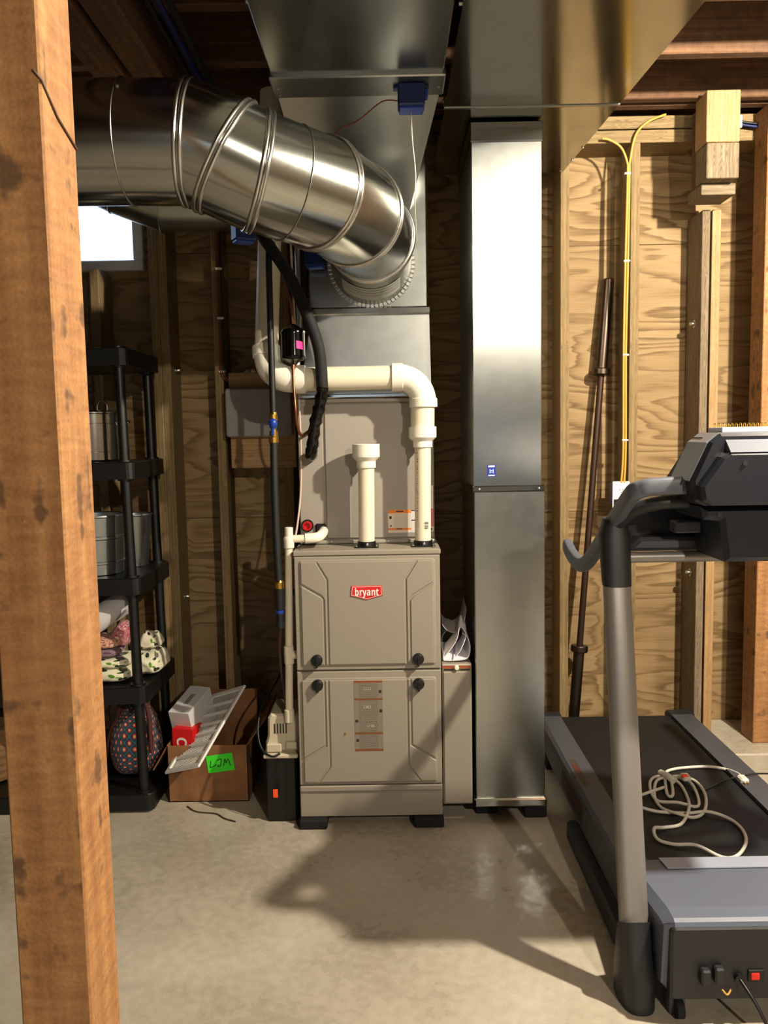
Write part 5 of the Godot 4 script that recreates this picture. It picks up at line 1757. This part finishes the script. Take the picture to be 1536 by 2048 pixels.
func build_treadmill() -> void:
	var cx := 0.992
	var t := thing("treadmill", "dark grey treadmill standing on the floor at the right", "treadmill", v3(cx, 0, -2.8))
	# deck and belt
	part(side([3.6, 0.085, 3.6, 0.186, 2.0, 0.186, 2.0, 0.085], 0.69, 1.295), "deck", M.tread_black, t)
	part(side([3.622, 0.19, 3.615, 0.2, 2.28, 0.2, 2.28, 0.188, 3.6, 0.186], 0.752, 1.232), "belt", M.belt, t)
	part(G.new().lathe([Vector2(0, -0.24), Vector2(0.03, -0.24), Vector2(0.03, 0.24), Vector2(0, 0.24)], v3(cx, 0.165, -3.6), 20, false, Basis(Vector3.BACK, -PI / 2)), "rear_roller", M.tread_black, t)
	# side rails
	for s in [-1, 1]:
		var xi: float = cx + s * 0.246
		var xo: float = cx + s * (0.337 if s < 0 else 0.35)
		var r := part(side([3.655, 0.1, 3.66, 0.2, 3.62, 0.213, 2.3, 0.213, 2.3, 0.075, 3.3, 0.075], xi, xo, 0.012), "side_rail", M.tread_grey, t)
		part(side([3.665, 0.115, 3.665, 0.198, 3.64, 0.217, 3.59, 0.217, 3.59, 0.115], xi - s * 0.004, xo + s * 0.002, 0.008), "end_cap", M.tread_black, t)
		if s < 0:
			var q := G.new()
			q.face(v3(xo - 0.0006, 0.175, -3.12), v3(xo - 0.0006, 0.175, -2.78), v3(xo - 0.0006, 0.105, -2.78), v3(xo - 0.0006, 0.105, -3.12), Vector3.LEFT)
			part(q, "name_plate", M.deck_name, r)
			q = G.new()
			q.face(v3(0.676, 0.2136, -3.1), v3(0.7, 0.2136, -3.1), v3(0.7, 0.2136, -2.86), v3(0.676, 0.2136, -2.86), Vector3.UP)
			part(q, "warning_strip", M.deck_warning, r)
		# base runner on the floor
		part(G.new().bb(v3(xo + s * -0.01, 0, -2.9), v3(xo + s * 0.03, 0.07, -2.02), 0.008), "base_runner", M.tread_black, t)
	part(G.new().bb(v3(0.66, 0.02, -3.5), v3(0.7, 0.09, -3.46), 0.004), "rear_foot", M.rubber, t)
	part(G.new().bb(v3(1.29, 0.02, -3.5), v3(1.33, 0.09, -3.46), 0.004), "rear_foot", M.rubber, t)
	# motor hood, its two halves meet in the middle
	var hood := [2.335, 0.1, 2.335, 0.217, 2.3, 0.226, 2.0, 0.272, 1.955, 0.271, 1.944, 0.266, 1.94, 0.256, 1.955, 0.075, 1.99, 0.058]
	var hd := part(side(hood, cx, 0.665, 0.022), "motor_hood", M.tread_hood, t)
	part(side(hood, cx, 1.32, 0.022), "motor_hood", M.tread_hood, t)
	part(side([2.33, 0.224, 2.25, 0.2355, 2.25, 0.238, 2.33, 0.2265], 0.772, 1.21), "silver_strip", M.tread_strip, hd)
	# dark lower front of the hood, sockets and switch
	part(G.new().prism(rrect(0.676, 0.066, 1.308, 0.256, 0.015), -1.965, -1.936, 0.006), "front_cover", M.tread_black, t)
	var fz := -1.934
	part(G.new().bb(v3(0.872, 0.122, fz - 0.004), v3(0.893, 0.14, fz + 0.006), 0.002), "power_switch", M.red_switch, t, "red rocker switch")
	part(G.new().bb(v3(0.865, 0.115, fz - 0.004), v3(0.905, 0.147, fz + 0.003), 0.002), "switch_bezel", M.black_plastic, t)
	part(G.new().lathe([Vector2(0.012, 0), Vector2(0.012, 0.012), Vector2(0, 0.014)], v3(0.842, 0.128, fz), 14, false, Basis(Vector3.RIGHT, PI / 2)), "cord_socket", M.black_plastic, t)
	for p in [[0.757, 0.145], [0.79, 0.15]]:
		part(G.new().bb(v3(p[0] - 0.012, p[1] - 0.03, fz - 0.002), v3(p[0] + 0.012, p[1] + 0.012, fz + 0.02), 0.004), "catch", M.tread_black, t)
	part(G.new().bb(v3(0.688, 0.0, -2.02), v3(0.728, 0.07, -1.975), 0.003), "wheel_bracket", M.tread_grey, t)
	part(G.new().lathe([Vector2(0, -0.009), Vector2(0.024, -0.009), Vector2(0.024, 0.009), Vector2(0, 0.009)], v3(0.708, 0.026, -1.965), 18, false, Basis(Vector3.BACK, -PI / 2)), "wheel", M.rubber, t)
	part(G.new().tube(smooth([v3(0.842, 0.128, fz + 0.012), v3(0.86, 0.1, -1.88), v3(0.9, 0.03, -1.84), v3(0.98, 0.006, -1.83), v3(1.15, 0.006, -1.85), v3(1.4, 0.006, -1.95)], 6), 0.0045, 8), "power_cord", M.black_plastic, t)
	part(G.new().tube(smooth([v3(0.8, 0.1, fz + 0.006), v3(0.81, 0.092, fz + 0.014), v3(0.822, 0.1, fz + 0.006)], 6), 0.0025, 6), "yellow_loop", M.yellow_cable, t)
	# uprights
	for s in [-1, 1]:
		var x: float = cx + s * 0.372
		var rings := []
		for k in 3:
			rings.append(oval(v3(x, lerpf(0.16, 1.08, k / 2.0), lerpf(-2.05, -2.25, k / 2.0)), 0.0375, 0.026, 0.0))
		part(G.new().skin(rings), "upright", M.tread_silver, t)
		rings = []
		for k in [[0.0, 0.046, 0.08, -2.05], [0.06, 0.046, 0.078, -2.052], [0.15, 0.043, 0.052, -2.055], [0.2, 0.041, 0.04, -2.055]]:
			rings.append(oval(v3(x, k[0], k[3]), k[1], k[2], -0.55 if k[0] > 0.18 else 0.0))
		part(G.new().skin(rings), "upright_boot", M.tread_black, t)
		rings = []
		for k in [[1.055, 0.039, 0.028, -2.245], [1.1, 0.0405, 0.032, -2.256], [1.19, 0.042, 0.036, -2.275], [1.235, 0.03, 0.03, -2.28]]:
			rings.append(oval(v3(x, k[0], k[3]), k[1], k[2], 0.1))
		part(G.new().skin(rings), "upright_sleeve", M.tread_black, t)
		part(G.new().lathe([Vector2(0, 0), Vector2(0.02, 0), Vector2(0.02, 0.026), Vector2(0, 0.03)], v3(x + 0.004, 1.225, -2.262), 16), "sleeve_cap", M.tread_silver, t)
		# handlebar: from the console out, back and down, then curling up
		var o: float = -s
		var P := func(dx: float, yy: float, zz: float) -> Vector3: return v3(x + o * dx, yy, zz)
		var path := smooth([P.call(0.15, 1.335, -2.1), P.call(0.06, 1.333, -2.1), P.call(0.02, 1.326, -2.105), P.call(0.002, 1.306, -2.135), P.call(-0.002, 1.2, -2.32), P.call(-0.003, 1.1, -2.5), P.call(-0.004, 1.056, -2.6), P.call(-0.004, 1.046, -2.68), P.call(-0.004, 1.06, -2.79), P.call(-0.004, 1.088, -2.87)], 5)
		rings = []
		for i in path.size():
			var d: Vector3 = (path[mini(i + 1, path.size() - 1)] - path[maxi(i - 1, 0)]).normalized()
			var w := d.cross(Vector3.UP).normalized()
			var u := w.cross(d).normalized()
			var row := PackedVector3Array()
			var e := 1.0 if i < path.size() - 2 else (0.9 if i < path.size() - 1 else 0.6)
			for j in 20:
				var a := TAU * j / 20.0
				row.append(path[i] + w * (signf(cos(a)) * pow(absf(cos(a)), 0.6) * 0.017 * e) + u * (signf(sin(a)) * pow(absf(sin(a)), 0.6) * 0.023 * e))
			rings.append(row)
		part(G.new().skin(rings), "handlebar", M.tread_blue, t)
		part(G.new().tube(smooth([P.call(0.17, 1.288, -2.16), P.call(0.09, 1.285, -2.165), P.call(0.03, 1.262, -2.2), P.call(0.004, 1.215, -2.27)], 5), 0.018, 14), "inner_rail", M.tread_black, t)
		part(G.new().bb(P.call(0.16, 1.30, -2.13), P.call(0.2, 1.35, -2.07), 0.006), "grip_joint", M.tread_black, t)
	# crossbar, tray and console
	part(G.new().lathe([Vector2(0, -0.36), Vector2(0.0155, -0.36), Vector2(0.0155, 0.36), Vector2(0, 0.36)], v3(cx, 1.128, -2.262), 20, false, Basis(Vector3.BACK, -PI / 2)), "crossbar", M.tread_silver, t)
	part(G.new().prism(poly([cx - 0.335, 1.15, cx + 0.335, 1.15, cx + 0.335, 1.275, cx + 0.12, 1.29, cx - 0.12, 1.29, cx - 0.335, 1.275]), -2.42, -2.33, 0.006), "rear_web", M.tread_shell, t)
	part(G.new().prism(poly([cx - 0.34, 1.142, cx + 0.34, 1.142, cx + 0.3, 1.18, cx - 0.3, 1.18]), -2.36, -2.27, 0.01), "tray", M.tread_grey, t)
	var cs := part(G.new().prism(poly([cx - 0.18, 1.465, cx + 0.18, 1.465, cx + 0.205, 1.445, cx + 0.248, 1.35, cx + 0.24, 1.3, cx + 0.215, 1.287, cx - 0.215, 1.287, cx - 0.24, 1.3, cx - 0.248, 1.35, cx - 0.205, 1.445]), -2.16, -2.035, 0.008), "console_shell", M.tread_shell, t)
	part(G.new().prism(poly([cx - 0.168, 1.42, cx + 0.168, 1.42, cx + 0.188, 1.408, cx + 0.238, 1.338, cx + 0.232, 1.302, cx + 0.21, 1.29, cx - 0.21, 1.29, cx - 0.232, 1.302, cx - 0.238, 1.338, cx - 0.188, 1.408]), -2.04, -2.0, 0.008), "back_panel", M.tread_shell, cs)
	part(side([2.052, 1.464, 2.002, 1.419, 2.045, 1.419, 2.06, 1.45], cx - 0.168, cx + 0.168), "top_bevel", M.tread_lip, cs)
	part(side([2.1, 1.455, 2.17, 1.455, 2.42, 1.31, 2.42, 1.27, 2.1, 1.27], cx - 0.2, cx + 0.2, 0.004), "display_deck", M.tread_shell, t)
	# pale lip along the top edge of the console
	part(G.new().prism(poly([cx - 0.183, 1.466, cx + 0.183, 1.466, cx + 0.212, 1.443, cx + 0.256, 1.35, cx + 0.25, 1.348, cx + 0.206, 1.438, cx + 0.18, 1.458, cx - 0.18, 1.458, cx - 0.206, 1.438, cx - 0.25, 1.348, cx - 0.256, 1.35, cx - 0.212, 1.443]), -2.17, -2.045, 0.003), "console_lip", M.tread_lip, cs)
	part(G.new().prism(poly([cx - 0.215, 1.283, cx + 0.215, 1.283, cx + 0.205, 1.25, cx + 0.165, 1.245, cx + 0.15, 1.142, cx - 0.15, 1.142, cx - 0.165, 1.245, cx - 0.205, 1.25]), -2.26, -2.06, 0.012), "lower_housing", M.tread_shell, t)
	part(G.new().bb(v3(cx - 0.23, 1.2, -2.25), v3(cx - 0.16, 1.232, -2.2), 0.004), "latch_block", M.tread_grey, t)
	part(G.new().bb(v3(cx - 0.02, 1.27, -2.08), v3(cx + 0.02, 1.3, -2.05), 0.004), "lock_tab", M.tread_black, t)
	for p in [[-0.135, 1.392], [-0.17, 1.262], [0.135, 1.392]]:
		part(G.new().lathe([Vector2(0.006, 0), Vector2(0.006, 0.003), Vector2(0, 0.003)], v3(cx + p[0], p[1], -2.0 if p[1] > 1.3 else -2.06), 10, false, Basis(Vector3.RIGHT, PI / 2)), "screw", M.tread_black, cs)

	# spiral pad on top of the console
	var pad := thing("spiral_pad", "white spiral-bound pad resting on top of the treadmill console", "notepad", v3(0.95, 1.466, -2.1))
	part(G.new().bb(v3(0.825, 1.4665, -2.15), v3(1.06, 1.479, -2.06), 0.001), "pages", M.paper, pad)
	for i in 20:
		var x := 0.84 + i * 0.0108
		var pts := []
		for k in 13:
			var a := TAU * k / 12.0
			pts.append(v3(x, 1.4815 + 0.0075 * sin(a), -2.144 + 0.0075 * cos(a)))
		part(G.new().tube(pts, 0.0011, 5, false), "spiral_ring", M.gold_wire, pad)

	# extension cord lying in loops on the belt
	var h := 0.2065
	var xy := [1.262, -2.90, 1.268, -2.951, 1.237, -2.999, 1.184, -3.024, 1.106, -3.019, 1.051, -3.006, 1.01, -2.976, 0.98, -2.895, 0.952, -2.785, 0.972, -2.79, 1.005, -2.924, 0.967, -2.945, 0.922, -2.883, 0.901, -2.8, 0.908, -2.74, 0.962, -2.712, 1.02, -2.695, 1.051, -2.768, 1.062, -2.864, 1.047, -2.922, 1.0, -2.935, 0.945, -2.885, 0.905, -2.78, 0.9, -2.69, 0.935, -2.628, 0.984, -2.618, 1.035, -2.665, 1.076, -2.767, 1.091, -2.891, 1.064, -2.936, 1.015, -2.92, 1.027, -2.865, 1.012, -2.756, 0.978, -2.655, 0.924, -2.573, 0.863, -2.552, 0.824, -2.531, 0.817, -2.476, 0.858, -2.443, 0.917, -2.42, 0.97, -2.363, 1.017, -2.367, 1.069, -2.426, 1.102, -2.522, 1.093, -2.603, 1.037, -2.641, 0.973, -2.649, 0.878, -2.664, 0.823, -2.685, 0.79, -2.735, 0.83, -2.77, 0.899, -2.8, 0.96, -2.85]
	var pts := []
	for i in range(0, xy.size(), 2):
		pts.append(v3(xy[i], h + (0.002 if i < 20 else (0.009 if (i / 2) % 3 == 0 else 0.001)), xy[i + 1]))
	var c := thing("extension_cord", "white extension cord in loose loops on the treadmill belt", "cord", v3(0.98, 0.2, -2.7))
	part(G.new().tube(smooth(pts, 5), 0.0055, 8), "cord", M.cord_white, c)
	part(G.new().box(v3(1.256, 0.216, -2.885), v3(0.03, 0.024, 0.045), 0.006), "plug", M.cord_white, c)
	for s in [-1, 1]:
		part(G.new().box(v3(1.254 + s * 0.006, 0.216, -2.855), v3(0.002, 0.006, 0.018)), "prong", M.brass, c)
	part(G.new().box(v3(1.055, 0.222, -2.9), v3(0.03, 0.02, 0.04), 0.005), "socket_end", M.cord_white, c)
	part(G.new().box(v3(1.05, 0.228, -2.893), v3(0.022, 0.012, 0.02), 0.003), "tag", M.orange_tag, c)
	part(G.new().tube(smooth([v3(0.985, 0.215, -2.96), v3(0.995, 0.222, -2.91), v3(1.005, 0.216, -2.88)], 4), 0.012, 10), "tie", M.cord_white, c)
	# safety key cord across the belt
	single(G.new().tube(smooth([v3(1.42, 0.215, -2.93), v3(1.3, 0.222, -2.92), v3(1.2, 0.208, -2.9), v3(1.1, 0.205, -2.83), v3(1.05, 0.205, -2.82)], 5), 0.003, 6), "thin_black_cord", M.black_plastic, v3(1.2, 0.2, -2.9), "thin black cord crossing the treadmill belt behind the white cord", "cord")
